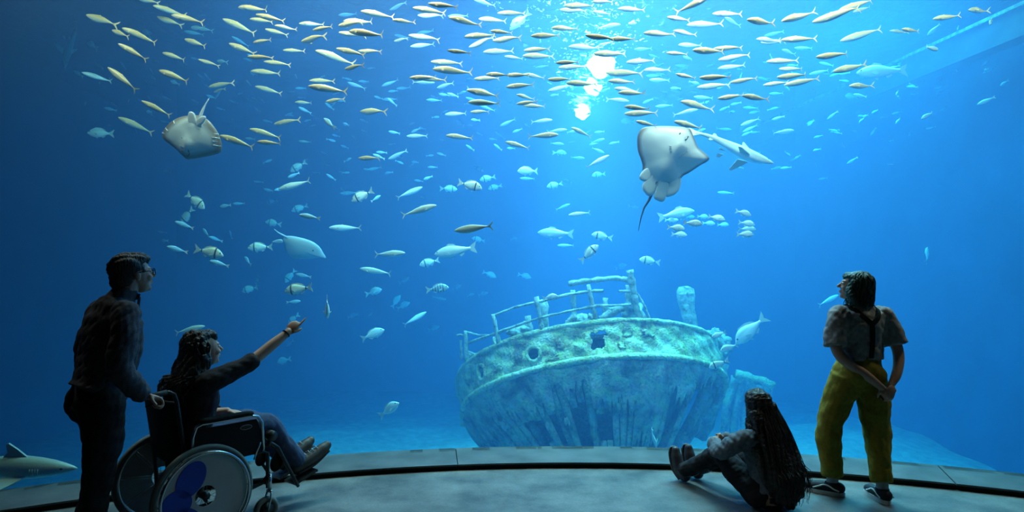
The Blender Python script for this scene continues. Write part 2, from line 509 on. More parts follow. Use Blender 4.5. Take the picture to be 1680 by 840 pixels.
def patch(name, u0, u1, v0, v1, nu, nv, mat, out=0.0, holes=(), edge=None, thick=0.04):
    m = MB()
    for j in range(nv + 1):
        for i in range(nu + 1):
            u = u0 + (u1 - u0) * i / nu; v = v0 + (v1 - v0) * j / nv
            if edge: u, v = edge(u, v, i, j)
            w = 0.012 * math.sin(37 * u + 9 * v) + 0.010 * math.sin(83 * u - 14 * v)
            m.v.append(tuple(hull(u, v, out + w)))
    for j in range(nv):
        for i in range(nu):
            a = j * (nu + 1) + i
            c = sum((Vector(m.v[q]) for q in (a, a + 1, a + nu + 2, a + nu + 1)), Vector()) / 4
            x, y = to_px(c)
            if any(h(x, y) for h in holes): continue
            m.f.append((a, a + 1, a + nu + 2, a + nu + 1))
    if not m.f: return None
    used = sorted({i for f in m.f for i in f}); ix = {k: q for q, k in enumerate(used)}
    m.v = [m.v[k] for k in used]; m.f = [tuple(ix[k] for k in f) for f in m.f]
    o = m.build(name, mat, wreck)
    so = o.modifiers.new('thickness', 'SOLIDIFY'); so.thickness = thick; so.offset = 0
    return o

def oval(cx, cy_, rx, ry, seed=1, j=0.12):
    q = random.Random(seed); am = [(q.uniform(-j, j), q.uniform(0, 6.28)) for _ in range(4)]
    def f(x, y):
        dx, dy = (x - cx) / rx, (y - cy_) / ry
        a = math.atan2(dy, dx)
        return math.hypot(dx, dy) < 1 + sum(p * math.sin((k + 2) * a + ph) for k, (p, ph) in enumerate(am))
    return f
HOLES = [oval(875.5, 581, 9, 9.5, 4, 0.05), oval(791.5, 611, 5, 10.5, 6, 0.08), oval(980.5, 559, 11.5, 15, 12, 0.22), oval(989, 548, 6, 6, 9, 0.2), oval(1108, 588, 3, 2, 3)]
cuts = [-0.8, -0.60, -0.44, -0.30, -0.16, -0.02, 0.13, 0.27, 0.42, 0.58, 0.8]
for i, (a, b_) in enumerate(zip(cuts, cuts[1:])):
    patch('hull_plate', a - 0.004, b_ + 0.004, 0.0, 1.0, max(8, int((b_ - a) * 420)), 34, M_HULL, 0.012 * (i % 2), HOLES)
# peeled flakes of plating
for k, (px, py, w, h) in enumerate(((1028, 545, 9, 13), (1018, 570, 6, 12), (820, 603, 10, 9), (921, 566, 8, 12), (1062, 548, 12, 10), (855, 590, 7, 7), (905, 590, 14, 6), (950, 574, 8, 9))):
    u, v = find(px, py)
    du, dv = w / 420.0 * 0.5, h / 58.0 * 0.5
    q = random.Random(k)
    patch('plating_flake', u - du, u + du, max(0.02, v - dv), min(0.98, v + dv), 8, 8, M_HULL, 0.045,
          edge=lambda u_, v_, i, j, q=q: (u_ + (q.uniform(-0.006, 0.006) if i in (0, 8) else 0), v_ + (q.uniform(-0.05, 0.05) if j in (0, 8) else 0)), thick=0.02)
rough(MB().tube([hull(u / 60, 0.0, 0.02) + Vector((0, 0, 0.02)) for u in range(-48, 49)], 0.045, 8), 0.006, 1).build('gunwale', M_HULL, wreck)
rough(MB().tube([hull(u / 60, 1.0, 0.05) for u in range(-48, 49)], 0.055, 8), 0.008, 2).build('rub_rail', M_HULL, wreck)
for px, py, rx, ry in ((875.5, 581, 0.115, 0.12), (791.5, 611, 0.095, 0.125)):
    u, v = find(px, py)
    c = hull(u, v, 0.03); e1 = (hull(u + 0.01, v) - hull(u - 0.01, v)).normalized(); e2 = (hull(u, v - 0.05) - hull(u, v + 0.05)).normalized()
    rough(MB().tube([c + e1 * rx * math.cos(a) + e2 * ry * math.sin(a) for a in [6.2832 * k / 24 for k in range(24)]], 0.028, 8, closed=True), 0.006, 5).build('porthole_rim', M_HULL, wreck)
# deck a little below the gunwale
dk = MB(); ring = [hull(u / 40, 0.35, -0.06) for u in range(-32, 33)]
dk.add([Vector((0, 1.2, -0.19))] + ring, [(0, i + 1, i + 2) for i in range(len(ring) - 1)])
o = dk.build('deck', M_DECK, wreck, smooth=False); so = o.modifiers.new('thickness', 'SOLIDIFY'); so.thickness = 0.05

# planking of the lower hull: one strip per plank, with gaps where planks are lost
NP = 58
GAPS = {}   # plank index -> list of (v0, v1) present
for i in range(NP):
    GAPS[i] = [(1.02, 1.97)]
def pl_index(px, py):
    u, v = find(px, py); return min(NP - 1, int((u + 0.8) / 1.6 * NP))
def lose(px0, px1, py, va, vb):
    for i in range(pl_index(px0, py), pl_index(px1, py) + 1):
        new = []
        for a, b_ in GAPS[i]:
            if a < va: new.append((a, min(b_, va + WR.uniform(-0.03, 0.03))))
            if b_ > vb: new.append((max(a, vb + WR.uniform(-0.03, 0.03)), b_))
        GAPS[i] = [q for q in new if q[1] - q[0] > 0.04]
lose(898, 916, 650, 1.30, 1.62); lose(938, 962, 640, 1.27, 1.6); lose(978, 994, 640, 1.30, 1.52)
lose(840, 852, 660, 1.28, 1.5); lose(868, 874, 660, 1.3, 1.45)
lose(1052, 1060, 620, 1.12, 1.75); lose(1088, 1098, 620, 1.1, 1.7); lose(1120, 1128, 625, 1.08, 1.85); lose(1142, 1150, 630, 1.05, 1.9); lose(1163, 1172, 635, 1.05, 1.95); lose(1180, 1186, 640, 1.04, 1.95)
for i in range(NP):
    u0 = -0.8 + 1.6 * i / NP; u1 = u0 + 1.6 / NP
    o1 = WR.uniform(-0.02, 0.03)
    for a, b_ in GAPS[i]:
        patch('hull_plank', u0 + 0.0009, u1 - 0.0009, a, b_, 2, max(2, int((b_ - a) * 14)), M_PLANK, o1,
              edge=lambda u_, v_, ii, j, c=(u0 + u1) / 2, s=WR.uniform(0.8, 1.0): (c + (u_ - c) * s, v_), thick=0.05)
# sheets of plating that still cover the upper planks, ragged along their lower edge
sheets = [(-0.78, -0.62, 1.20), (-0.63, -0.47, 1.27), (-0.48, -0.36, 1.20), (-0.37, -0.21, 1.24), (-0.22, -0.08, 1.16), (-0.09, 0.06, 1.30), (0.05, 0.16, 1.52), (0.15, 0.27, 1.22), (0.26, 0.37, 1.10)]
for k, (a, b_, lo_) in enumerate(sheets):
    q_ = random.Random(40 + k); jag = [q_.uniform(-0.07, 0.07) for _ in range(40)]
    patch('hull_plate', a, b_, 1.0, lo_, 24, 10, M_PLANK, 0.05 + 0.008 * (k % 2), holes=(oval(q_.uniform(800, 1040), q_.uniform(630, 660), 5, 4, k, 0.3),),
          edge=lambda u_, v_, i, j, jag=jag, lo_=lo_: (u_, 1.0 + (v_ - 1.0) * (1 + jag[i] / (lo_ - 1.0))), thick=0.03)
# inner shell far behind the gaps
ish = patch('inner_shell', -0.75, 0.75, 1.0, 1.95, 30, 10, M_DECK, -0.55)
# frames (ribs) of the ship showing in the gaps
for u in (-0.5, -0.36, -0.22, -0.1, 0.02, 0.16, 0.30, 0.44, 0.56, 0.66, 0.74):
    rough(MB().tube([hull(u, 1.03 + 0.092 * k, -0.16) for k in range(11)], 0.06, 6, flat=(1, 1.6)), 0.01, int(u * 100) + 60).build('hull_frame', M_PLANK, wreck)
# torn plates hanging in the gaps
for k, (px, py, w, h) in enumerate(((830, 655, 10, 9), (828, 690, 14, 7), (900, 655, 8, 14), (1050, 605, 4, 10), (1040, 665, 16, 9), (1117, 610, 5, 5), (1108, 690, 10, 8), (900, 693, 6, 5), (930, 690, 8, 4))):
    u, v = find(px, py)
    du, dv = w / 420 * 0.5, h / 110 * 0.5
    patch('torn_plate', u - du, u + du, v - dv, v + dv, 6, 5, M_CRUST, 0.04, edge=lambda u_, v_, i, j, s=(k % 3 - 1) * 0.5: (u_ + (v_ - 1.4) * s * 0.05, v_ + WR.uniform(-0.015, 0.015)), thick=0.02)

WI = WM.inverted()
def wp(px, py, D): return WI @ pw(px, py, D)
def edge_depth(px, py):
    u, v = find(px, py); return (WM @ hull(u, 0.0)).y
def strut(name, pxs, r, D=None, n=8, j=0.012, seed=0, mat=None, sub=5):
    """A crusted bar through pixels; its depth is that of the deck edge under its first point unless given."""
    d = D if D else edge_depth(*pxs[0])
    ds = d if isinstance(d, (list, tuple)) else [d] * len(pxs)
    pts = [wp(x, y, q) for (x, y), q in zip(pxs, ds)]
    full = []
    for a, b_ in zip(pts, pts[1:]):
        full += [a.lerp(b_, k / sub) for k in range(sub)]
    full.append(pts[-1])
    q = random.Random(seed)
    rr = [r * q.uniform(0.75, 1.25) for _ in full]
    return rough(MB().tube(full, rr, n), j * 0.5, seed).build(name, mat or M_CRUST, wreck)
posts = [((765, 593), (764, 543)), ((820, 570), (809, 515)), ((890, 547), (880, 487)), ((978, 528), (965, 467))]
pd = []
for k, (a, b_) in enumerate(posts):
    pd.append(edge_depth(*a)); strut('railing_post', [a, b_], 0.034, seed=k)
strut('railing_post', [(757, 590), (756, 558)], 0.022, seed=9)
strut('railing_bar', [(764, 544), (785, 550), (814, 549)], 0.014, D=[pd[0], pd[0], pd[1]], seed=20)
strut('railing_bar', [(768, 563), (814, 546), (883, 522), (940, 509), (978, 502), (1035, 500)], 0.021, D=[pd[0], pd[1], pd[2], pd[2] - 0.2, pd[3], pd[3]], seed=21)
strut('railing_bar', [(809, 518), (842, 505), (880, 496), (930, 484), (965, 478), (990, 477)], 0.021, D=[pd[1], pd[1], pd[2], pd[3], pd[3], pd[3]], seed=22)
strut('railing_bar', [(768, 577), (785, 584)], 0.016, D=pd[0], seed=23)
strut('railing_bar', [(749, 550), (757, 549), (764, 552)], 0.014, D=pd[0], seed=24)
strut('bridge_beam', [(933, 466), (960, 461), (1010, 456), (1030, 459), (1040, 464)], 0.042, D=pd[3] + 0.35, seed=25, j=0.006)
strut('broken_mast', [(1048, 526), (1042, 490), (1038, 470), (1033, 443)], [0.05][0], D=pd[3] + 0.3, seed=26)
strut('mast_stay', [(1037, 468), (1048, 485), (1058, 503), (1067, 525)], 0.016, D=pd[3] + 0.3, seed=27, j=0.004)
strut('mast_stay', [(1036, 484), (1050, 510), (1058, 524)], 0.014, D=pd[3] + 0.3, seed=28, j=0.004)
strut('deck_post', [(893, 546), (892, 494)], 0.085, D=pd[2] + 0.6, seed=29, j=0.04)
strut('deck_post', [(942, 524), (940, 476)], 0.05, D=pd[3] + 0.7, seed=30, j=0.03)
strut('deck_post', [(995, 526), (993, 489)], 0.055, D=pd[3] + 0.6, seed=31, j=0.03)
strut('deck_post', [(1032, 505), (1032, 468)], 0.05, D=pd[3] + 0.5, seed=32, j=0.03)
strut('diagonal_strut', [(984, 524), (1005, 513), (1032, 502)], 0.05, D=pd[3] + 0.4, seed=33, j=0.04)
strut('diagonal_strut', [(1000, 508), (1030, 505)], 0.03, D=pd[3] + 0.4, seed=34, j=0.03)
strut('railing_bar', [(1015, 478), (1040, 478)], 0.022, D=pd[3] + 0.3, seed=35)
strut('deck_post', [(870, 551), (866, 518)], 0.045, D=pd[2] + 0.5, seed=36, j=0.03)
strut('deck_post', [(862, 553), (862, 528)], 0.05, D=pd[2] + 0.5, seed=37, j=0.03)
strut('ring_bollard', [(933, 538), (932, 530), (937, 523), (946, 519)], 0.05, D=pd[3] + 0.3, seed=38, j=0.01)
strut('ring_bollard', [(974, 530), (976, 525), (972, 520), (965, 518)], 0.05, D=pd[3] + 0.3, seed=39, j=0.01)
def lump(name, px, py, D, s, seed):
    m = MB().ell((0, 0, 0), s, nu=18, nv=12)
    q = random.Random(seed); ph = [q.uniform(0, 6) for _ in range(6)]
    v2 = []
    for x, y, z in m.v:
        k = 1 + 0.25 * math.sin(11 * x / s[0] * 0.4 + ph[0]) * math.sin(9 * z / s[2] * 0.5 + ph[1]) + 0.2 * math.sin(7 * y / s[1] + ph[2]) + q.uniform(-0.12, 0.12)
        v2.append((x * k, y * k, z * k))
    m.v = v2
    return m.build(name, M_CRUST, wreck, loc=wp(px, py, D))
lump('crusted_winch', 953, 528, pd[3] + 0.7, (0.16, 0.15, 0.10), 1)
lump('crusted_debris', 848, 548, pd[2] + 0.3, (0.15, 0.12, 0.09), 2)
lump('crusted_debris', 858, 543, pd[2] + 0.3, (0.09, 0.1, 0.08), 3)
lump('crusted_debris', 776, 586, pd[0] + 0.2, (0.10, 0.1, 0.06), 4)
lump('crusted_debris', 1040, 514, pd[3] + 0.6, (0.17, 0.14, 0.17), 5)
lump('crusted_debris', 1036, 492, pd[3] + 0.5, (0.09, 0.08, 0.16), 6)
lump('crusted_debris', 812, 560, pd[1] + 0.2, (0.04, 0.05, 0.08), 8)
for k, (px, py, s) in enumerate(((1170, 553, 0.14), (1180, 562, 0.17), (1186, 577, 0.13), (1176, 585, 0.15), (1190, 566, 0.1), (1172, 545, 0.08))):
    lump('crusted_debris', px, py, 11.0, (s, s, s * 0.9), 20 + k)
# the split timber post standing beyond the rail
tp = [(1111, 478), (1115, 471), (1127, 469), (1137, 474), (1139, 485), (1138, 505), (1144, 535), (1147, 553), (1124, 551), (1118, 515), (1112, 492)]
c = wp(1130, 510, 11.2)
pp = [wp(x, y, 11.2) for x, y in tp]
m = MB(); n = len(pp); dn = (WI.to_3x3() @ Vector((0, 1, 0))).normalized()
for w, s in ((-0.10, 0.82), (-0.06, 1.0), (0.06, 1.0), (0.10, 0.82)):
    m.v += [tuple(c + (p - c) * s + dn * w) for p in pp]
for r_ in range(3):
    m.f += [(r_ * n + k, r_ * n + (k + 1) % n, (r_ + 1) * n + (k + 1) % n, (r_ + 1) * n + k) for k in range(n)]
m.f += [tuple(range(n)), tuple(range(4 * n - 1, 3 * n - 1, -1))]
m.build('timber_post', M_CRUST, wreck)
strut('timber_post_ridge', [(1121, 480), (1124, 500), (1128, 530), (1133, 550)], 0.07, D=11.08, seed=51, j=0.01)
strut('timber_post_ridge', [(1131, 480), (1132, 500), (1137, 530), (1141, 550)], 0.07, D=11.08, seed=52, j=0.01)

# a further broken piece of the hull: frames under a cap timber
far = empty('hull_fragment', pw(1235, 700, 12.6))
tag(far, 'row of leaning hull frames under a ragged cap timber beyond the wreck', 'wreckage')
FI = Matrix.Translation(-far.location)
def bar(name, pxs, r, D, seed, flat=None, mat=None):
    pts = [FI @ pw(x, y, D) for x, y in pxs]; full = []
    for a, b_ in zip(pts, pts[1:]): full += [a.lerp(b_, k / 5) for k in range(5)]
    full.append(pts[-1])
    return rough(MB().tube(full, r, 8, flat=flat), 0.02, seed).build(name, mat or M_PLANK, far)
bar('cap_timber', [(1207, 613), (1235, 621), (1268, 632)], 0.09, 12.4, 1, mat=M_HULL)
for k, (xt, yt, xb, yb) in enumerate(((1206, 618, 1180, 720), (1219, 622, 1197, 730), (1233, 626, 1215, 740), (1247, 630, 1234, 745), (1260, 634, 1252, 750))):
    bar('hull_frame', [(xt, yt), ((xt + xb) / 2 - 2, (yt + yb) / 2), (xb, yb + 50)], 0.09, 12.6, 10 + k)
bar('hull_frame', [(1184, 598), (1180, 640), (1166, 680), (1150, 720)], 0.13, 12.0, 30)
# ================================================================ fish
def fish_material(name, back, side, belly, zb=0.03, zs=-0.01, bands=(), rough=0.35, stripes=None, spots=None):
    """Countershading by the fish's own height (object space), dark bands across at given x positions."""
    m, nt, b, out = material(name)
    N = nt.nodes.new; L = nt.links.new
    setp(b, rough=rough, spec=0.6)
    tc = N('ShaderNodeTexCoord'); sx = N('ShaderNodeSeparateXYZ')
    L(tc.outputs['Object'], sx.inputs[0])
    mr = N('ShaderNodeMapRange'); mr.inputs['From Min'].default_value = -0.12; mr.inputs['From Max'].default_value = 0.12
    L(sx.outputs['Z'], mr.inputs['Value'])
    r = N('ShaderNodeValToRGB')
    p = lambda z: (z + 0.12) / 0.24
    e = r.color_ramp.elements
    e[0].position = max(0.0, p(zs - 0.03)); e[0].color = (*belly, 1)
    e[1].position = min(1.0, p(zb)); e[1].color = (*back, 1)
    k = e.new(p(zs)); k.color = (*side, 1)
    k = e.new(p((zb + zs) * 0.5)); k.color = (*side, 1)
    L(mr.outputs[0], r.inputs['Fac'])
    col = r.outputs['Color']
    def mix(fac, c):
        nonlocal col
        mx = N('ShaderNodeMix'); mx.data_type = 'RGBA'
        L(fac, mx.inputs['Factor']); L(col, mx.inputs['A']); mx.inputs['B'].default_value = (*c, 1)
        col = mx.outputs['Result']
    for x0, w, c in bands:
        d = N('ShaderNodeMath'); d.operation = 'SUBTRACT'; d.inputs[1].default_value = x0; L(sx.outputs['X'], d.inputs[0])
        a = N('ShaderNodeMath'); a.operation = 'ABSOLUTE'; L(d.outputs[0], a.inputs[0])
        q = N('ShaderNodeMapRange'); q.inputs['From Min'].default_value = w; q.inputs['From Max'].default_value = w * 0.6
        L(a.outputs[0], q.inputs['Value'])
        mix(q.outputs[0], c)
    if stripes:
        w = N('ShaderNodeTexWave'); w.wave_type = 'BANDS'; w.bands_direction = 'X'; w.inputs['Scale'].default_value = stripes[0]; w.inputs['Distortion'].default_value = 3
        L(tc.outputs['Object'], w.inputs['Vector'])
        q = N('ShaderNodeMapRange'); q.inputs['From Min'].default_value = stripes[3]; q.inputs['From Max'].default_value = stripes[3] + 0.02; q.inputs['To Max'].default_value = stripes[1]
        L(sx.outputs['Z'], q.inputs['Value'])
        g = N('ShaderNodeMath'); g.operation = 'MULTIPLY'; L(w.outputs['Fac'], g.inputs[0]); L(q.outputs[0], g.inputs[1])
        mix(g.outputs[0], stripes[2])
    L(col, b.inputs['Base Color'])
    t = N('ShaderNodeTexVoronoi'); t.inputs['Scale'].default_value = 70
    L(tc.outputs['Object'], t.inputs['Vector'])
    bp = N('ShaderNodeBump'); bp.inputs['Strength'].default_value = 0.15; bp.inputs['Distance'].default_value = 0.004
    L(t.outputs['Distance'], bp.inputs['Height']); L(bp.outputs['Normal'], b.inputs['Normal'])
    return m

M_MACK = fish_material('mackerel_lit_skin', (0.74, 0.50, 0.16), (0.62, 0.50, 0.29), (0.40, 0.56, 0.64), 0.045, -0.02, stripes=(14, 0.55, (0.20, 0.15, 0.08), 0.02))  # warm top light and blue water light painted into back and belly
M_MACKFIN = plain('mackerel_fin', (0.72, 0.52, 0.28), rough=0.5)
M_HMACK = fish_material('horse_mackerel_skin', (0.50, 0.58, 0.46), (0.80, 0.84, 0.78), (0.85, 0.88, 0.88), 0.045, -0.02)
M_PALEFIN = plain('pale_fin', (0.60, 0.64, 0.58), rough=0.5)
M_BREAM = fish_material('seabream_skin', (0.66, 0.66, 0.46), (0.86, 0.86, 0.72), (0.88, 0.88, 0.84), 0.10, -0.03,
                        bands=((0.235, 0.035, (0.05, 0.05, 0.05)), (-0.245, 0.03, (0.05, 0.05, 0.05))), rough=0.3)
M_PLAINBREAM = fish_material('plain_bream_skin', (0.62, 0.64, 0.56), (0.86, 0.86, 0.80), (0.9, 0.9, 0.88), 0.10, -0.03, rough=0.3)
M_BARRED = fish_material('barred_bream_skin', (0.30, 0.42, 0.42), (0.50, 0.62, 0.60), (0.66, 0.74, 0.72), 0.10, -0.03,
                         bands=tuple((x, 0.028, (0.08, 0.14, 0.16)) for x in (0.24, 0.13, 0.02, -0.09, -0.2)))
M_BASS = fish_material('bass_skin', (0.50, 0.52, 0.46), (0.74, 0.74, 0.68), (0.80, 0.80, 0.78), 0.08, -0.03)
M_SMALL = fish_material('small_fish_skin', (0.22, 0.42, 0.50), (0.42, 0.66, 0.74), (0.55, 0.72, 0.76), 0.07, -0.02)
M_EYE = plain('fish_eye', (0.015, 0.015, 0.02), rough=0.1)

def bend_y(x, amp):
    # head end still, tail end swings
    t = 0.5 - x
    return amp * (t ** 2) * math.sin(2.4 * t + 0.4)

def fish_body(prof, wide, bend=0.0, n=12, mid=0.0):
    """Closed body; prof rows (t, top, bottom) with t from the nose; wide = half width per half height."""
    m = MB(); rings = []
    for t, zt, zb in prof:
        x = 0.5 - t
        h = (zt - zb) / 2; c = (zt + zb) / 2
        y0 = bend_y(x, bend)
        rings.append([Vector((x, y0 + h * wide * math.cos(a), c + h * math.sin(a))) for a in [2 * math.pi * k / n for k in range(n)]])
    m.loft(rings)
    return m

def fin(m, outline, t, bend=0.0, y=0.0):
    """A thin fin standing in the fish's middle plane."""
    n = len(outline)
    c = (sum(p[0] for p in outline) / n, sum(p[1] for p in outline) / n)
    vs = [Vector((x, y + s * t, z)) for s in (-1, 1) for x, z in outline]
    for v in vs: v.y += bend_y(v.x, bend)
    fs = [tuple(range(n)), tuple(range(2 * n - 1, n - 1, -1))] + [(i, i + n, (i + 1) % n + n, (i + 1) % n) for i in range(n)]
    m.add(vs, fs)

SPECIES = {}
def species(key, prof, wide, mat, finmat, tail, dorsal, anal, pect, eye, bends=(0.0,), n=12, extra=()):
    """Meshes of one kind of fish, one set per bend of the body."""
    sets = []
    for bd in bends:
        b = fish_body(prof, wide, bd, n).mesh(key)
        b.materials.append(mat)
        parts = []
        def part(nm, m, ma):
            me = m.mesh(nm, smooth=False); me.materials.append(ma); parts.append((nm, me))
        m = MB(); fin(m, tail, 0.005, bd); part('tail_fin', m, finmat)
        if dorsal:
            m = MB(); fin(m, dorsal[0], 0.004, bd); part('dorsal_fin', m, finmat)
        if anal:
            for nm, o in zip(('anal_fin', 'pelvic_fin'), anal):
                m = MB(); fin(m, o, 0.004, bd); part(nm, m, finmat)
        if pect:
            x, z, l, w = pect
            hw = wide * 0.5 * [(zt - zb) for t, zt, zb in prof if t >= 0.5 - x][0]
            for s in (1, -1):
                m = MB()
                o = [(0, 0.3 * w), (-0.35 * l, 0.5 * w), (-l, 0.1 * w), (-0.7 * l, -0.5 * w), (-0.1 * l, -0.3 * w)]
                q = Matrix.Rotation(s * -0.35, 3, 'Z') @ Matrix.Rotation(-0.35, 3, 'Y')
                m.prism(o, 0.006, q, (x, s * hw * 0.97, z))
                part('pectoral_fin', m, finmat)
        if eye:
            x, z, r_ = eye
            h = [(zt - zb) / 2 * wide for t, zt, zb in prof if t >= 0.5 - x][0]
            for s in (1, -1):
                m = MB().ell((x, s * h * 0.80, z), (r_, r_ * 0.6, r_), nu=8, nv=6)
                part('eye', m, M_EYE)
        sets.append((b, parts))
    SPECIES[key] = sets

MACK = [(t, a * 1.14, b * 1.14) for t, a, b in [(0.0, 0.004, -0.006), (0.02, 0.018, -0.02), (0.06, 0.036, -0.038), (0.12, 0.055, -0.056), (0.2, 0.071, -0.074), (0.32, 0.084, -0.086),
        (0.45, 0.082, -0.083), (0.58, 0.066, -0.066), (0.7, 0.044, -0.045), (0.8, 0.024, -0.024), (0.87, 0.012, -0.012), (0.9, 0.012, -0.012)]]
MTAIL = [(-0.37, 0.011), (-0.42, 0.032), (-0.5, 0.118), (-0.48, 0.06), (-0.435, 0.0), (-0.48, -0.06), (-0.5, -0.118), (-0.42, -0.032), (-0.37, -0.011)]
MDORS = [[(0.14, 0.078), (0.10, 0.112), (0.03, 0.082)], [(-0.1, 0.062), (-0.13, 0.083), (-0.19, 0.044)]]
MANAL = [[(-0.11, -0.06), (-0.14, -0.083), (-0.2, -0.042)]]
for key, mat, fm in (('mackerel', M_MACK, M_MACKFIN), ('horse_mackerel', M_HMACK, M_PALEFIN)):
    species(key, MACK, 0.62, mat, fm, MTAIL, MDORS, None, (0.27, -0.015, 0.11, 0.05), None, bends=(0.0, 0.22, -0.22, 0.42, -0.42))
BREAM = [(0.0, 0.0, -0.04), (0.03, 0.03, -0.065), (0.08, 0.085, -0.1), (0.15, 0.14, -0.14), (0.25, 0.185, -0.168), (0.36, 0.195, -0.175),
         (0.48, 0.17, -0.155), (0.6, 0.12, -0.112), (0.7, 0.068, -0.066), (0.77, 0.038, -0.038), (0.82, 0.034, -0.034)]
BTAIL = [(-0.29, 0.034), (-0.36, 0.07), (-0.5, 0.17), (-0.47, 0.07), (-0.43, 0.0), (-0.47, -0.07), (-0.5, -0.17), (-0.36, -0.07), (-0.29, -0.034)]
BDORS = [[(0.27, 0.165), (0.2, 0.225), (0.0, 0.215), (-0.12, 0.165), (-0.2, 0.09), (-0.05, 0.15), (0.14, 0.185)]]
BANAL = [[(-0.02, -0.15), (-0.08, -0.185), (-0.17, -0.12), (-0.18, -0.09), (-0.1, -0.115)], [(0.2, -0.165), (0.12, -0.225), (0.1, -0.168)]]
for key, mat in (('banded_bream', M_BREAM), ('bream', M_PLAINBREAM), ('barred_bream', M_BARRED)):
    species(key, BREAM, 0.42, mat, M_PALEFIN, BTAIL, BDORS, BANAL, (0.2, -0.03, 0.16, 0.07), (0.395, 0.045, 0.022), bends=(0.0, 0.25, -0.25))
BASS = [(0.0, 0.0, -0.02), (0.03, 0.03, -0.04), (0.09, 0.07, -0.075), (0.17, 0.105, -0.105), (0.28, 0.135, -0.125), (0.4, 0.138, -0.13),
        (0.52, 0.118, -0.112), (0.65, 0.08, -0.076), (0.76, 0.048, -0.046), (0.83, 0.038, -0.038), (0.86, 0.038, -0.038)]
SDORS = [[(0.22, 0.125), (0.15, 0.185), (0.02, 0.165), (-0.02, 0.128)], [(-0.03, 0.125), (-0.06, 0.165), (-0.2, 0.11), (-0.22, 0.068)]]
SANAL = [[(-0.08, -0.1), (-0.12, -0.15), (-0.2, -0.1), (-0.2, -0.07)], [(0.16, -0.125), (0.08, -0.175), (0.07, -0.125)]]
STAIL = [(-0.33, 0.038), (-0.4, 0.08), (-0.5, 0.135), (-0.475, 0.05), (-0.45, 0.0), (-0.475, -0.05), (-0.5, -0.135), (-0.4, -0.08), (-0.33, -0.038)]
species('sea_bass', BASS, 0.6, M_BASS, M_PALEFIN, STAIL, SDORS, SANAL, (0.22, -0.03, 0.13, 0.07), (0.42, 0.03, 0.014), bends=(0.0, 0.2, -0.2))
SMALLP = [(0.0, 0.0, -0.01), (0.06, 0.05, -0.055), (0.18, 0.105, -0.105), (0.36, 0.135, -0.135), (0.56, 0.105, -0.105), (0.74, 0.05, -0.05), (0.84, 0.025, -0.025)]
SMTAIL = [(-0.32, 0.025), (-0.5, 0.11), (-0.45, 0.0), (-0.5, -0.11), (-0.32, -0.025)]
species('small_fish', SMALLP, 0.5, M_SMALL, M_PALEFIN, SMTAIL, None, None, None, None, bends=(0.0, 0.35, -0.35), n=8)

def pane_depth(px):
    """Depth at which the sight line of a pixel column leaves the pane."""
    k = (px - 840.0) / F
    a = k * k + 1; b = -2 * (k * CX + CY); c = CX * CX + CY * CY - (RT + 0.02) ** 2
    return (-b + math.sqrt(b * b - 4 * a * c)) / (2 * a)

frnd = random.Random(11)
TAKEN = []
def place(key, h, t, length, label, cat, group=None, yaw=None, parts=True, D=None, name=None, roll=0.0, minD=None, bend=None):
    """A fish from head pixel to tail pixel; its distance follows from its usual length."""
    dx, dy = t[0] - h[0], t[1] - h[1]
    L = math.hypot(dx, dy)
    if yaw is None: yaw = frnd.uniform(-0.35, 0.35)
    c, s = math.cos(yaw), math.sin(yaw)
    cx, cyy = (h[0] + t[0]) / 2, (h[1] + t[1]) / 2
    d = D if D else F * length * c / L
    lo = pane_depth(cx) + 0.25 + 0.5 * length * abs(s)
    if 890 < cx < 1225 and 480 < cyy < 745: d = min(d, 8.2)
    top = (SURF - 0.35 - CAMZ) / max(1e-3, (HOR - cyy) / F) if cyy < HOR else 99
    side = (8.9 if cx > 840 else 10.6) / max(1e-3, abs(cx - 840) / F)
    d = max(lo, min(d, top, 17.5, side))
    for _ in range(12):     # keep clear of the others
        c0 = pw(cx, cyy, d)
        if all((c0 - q_).length > 0.42 * (length + l_) for q_, l_ in TAKEN): break
        d = min(d + 0.16, 17.6) if d + 0.16 < min(top, side) else max(lo, d - 0.16)
    length = d * L / F / c
    TAKEN.append((pw(cx, cyy, d), length))
    head = Vector((-dx / L * c, s, dy / L * c))
    up = Vector((0, 0, 1)) - head * head.z
    if up.length < 0.25: up = Vector((0, -1, 0.3)) - head * Vector((0, -1, 0.3)).dot(head)
    up.normalize()
    side = up.cross(head)
    rot = Matrix((head, side, up)).transposed()
    if roll: rot = rot @ Matrix.Rotation(roll, 3, 'X')
    sets = SPECIES[key]
    b, ps = sets[frnd.randrange(len(sets)) if bend is None else bend]
    o = bpy.data.objects.new(name or key, b)
    COL.objects.link(o)
    o.matrix_world = Matrix.Translation(pw(cx, cyy, d)) @ rot.to_4x4() @ Matrix.Diagonal((length, length, length, 1))
    for nm, me in (ps if parts else ps[:1]):
        q = bpy.data.objects.new(nm, me); COL.objects.link(q); q.parent = o
    return tag(o, label, cat, group)

def crop(ox, oy, s, rows):
    return [((ox + a / s, oy + b / s), (ox + c / s, oy + d / s)) for a, b, c, d in rows]

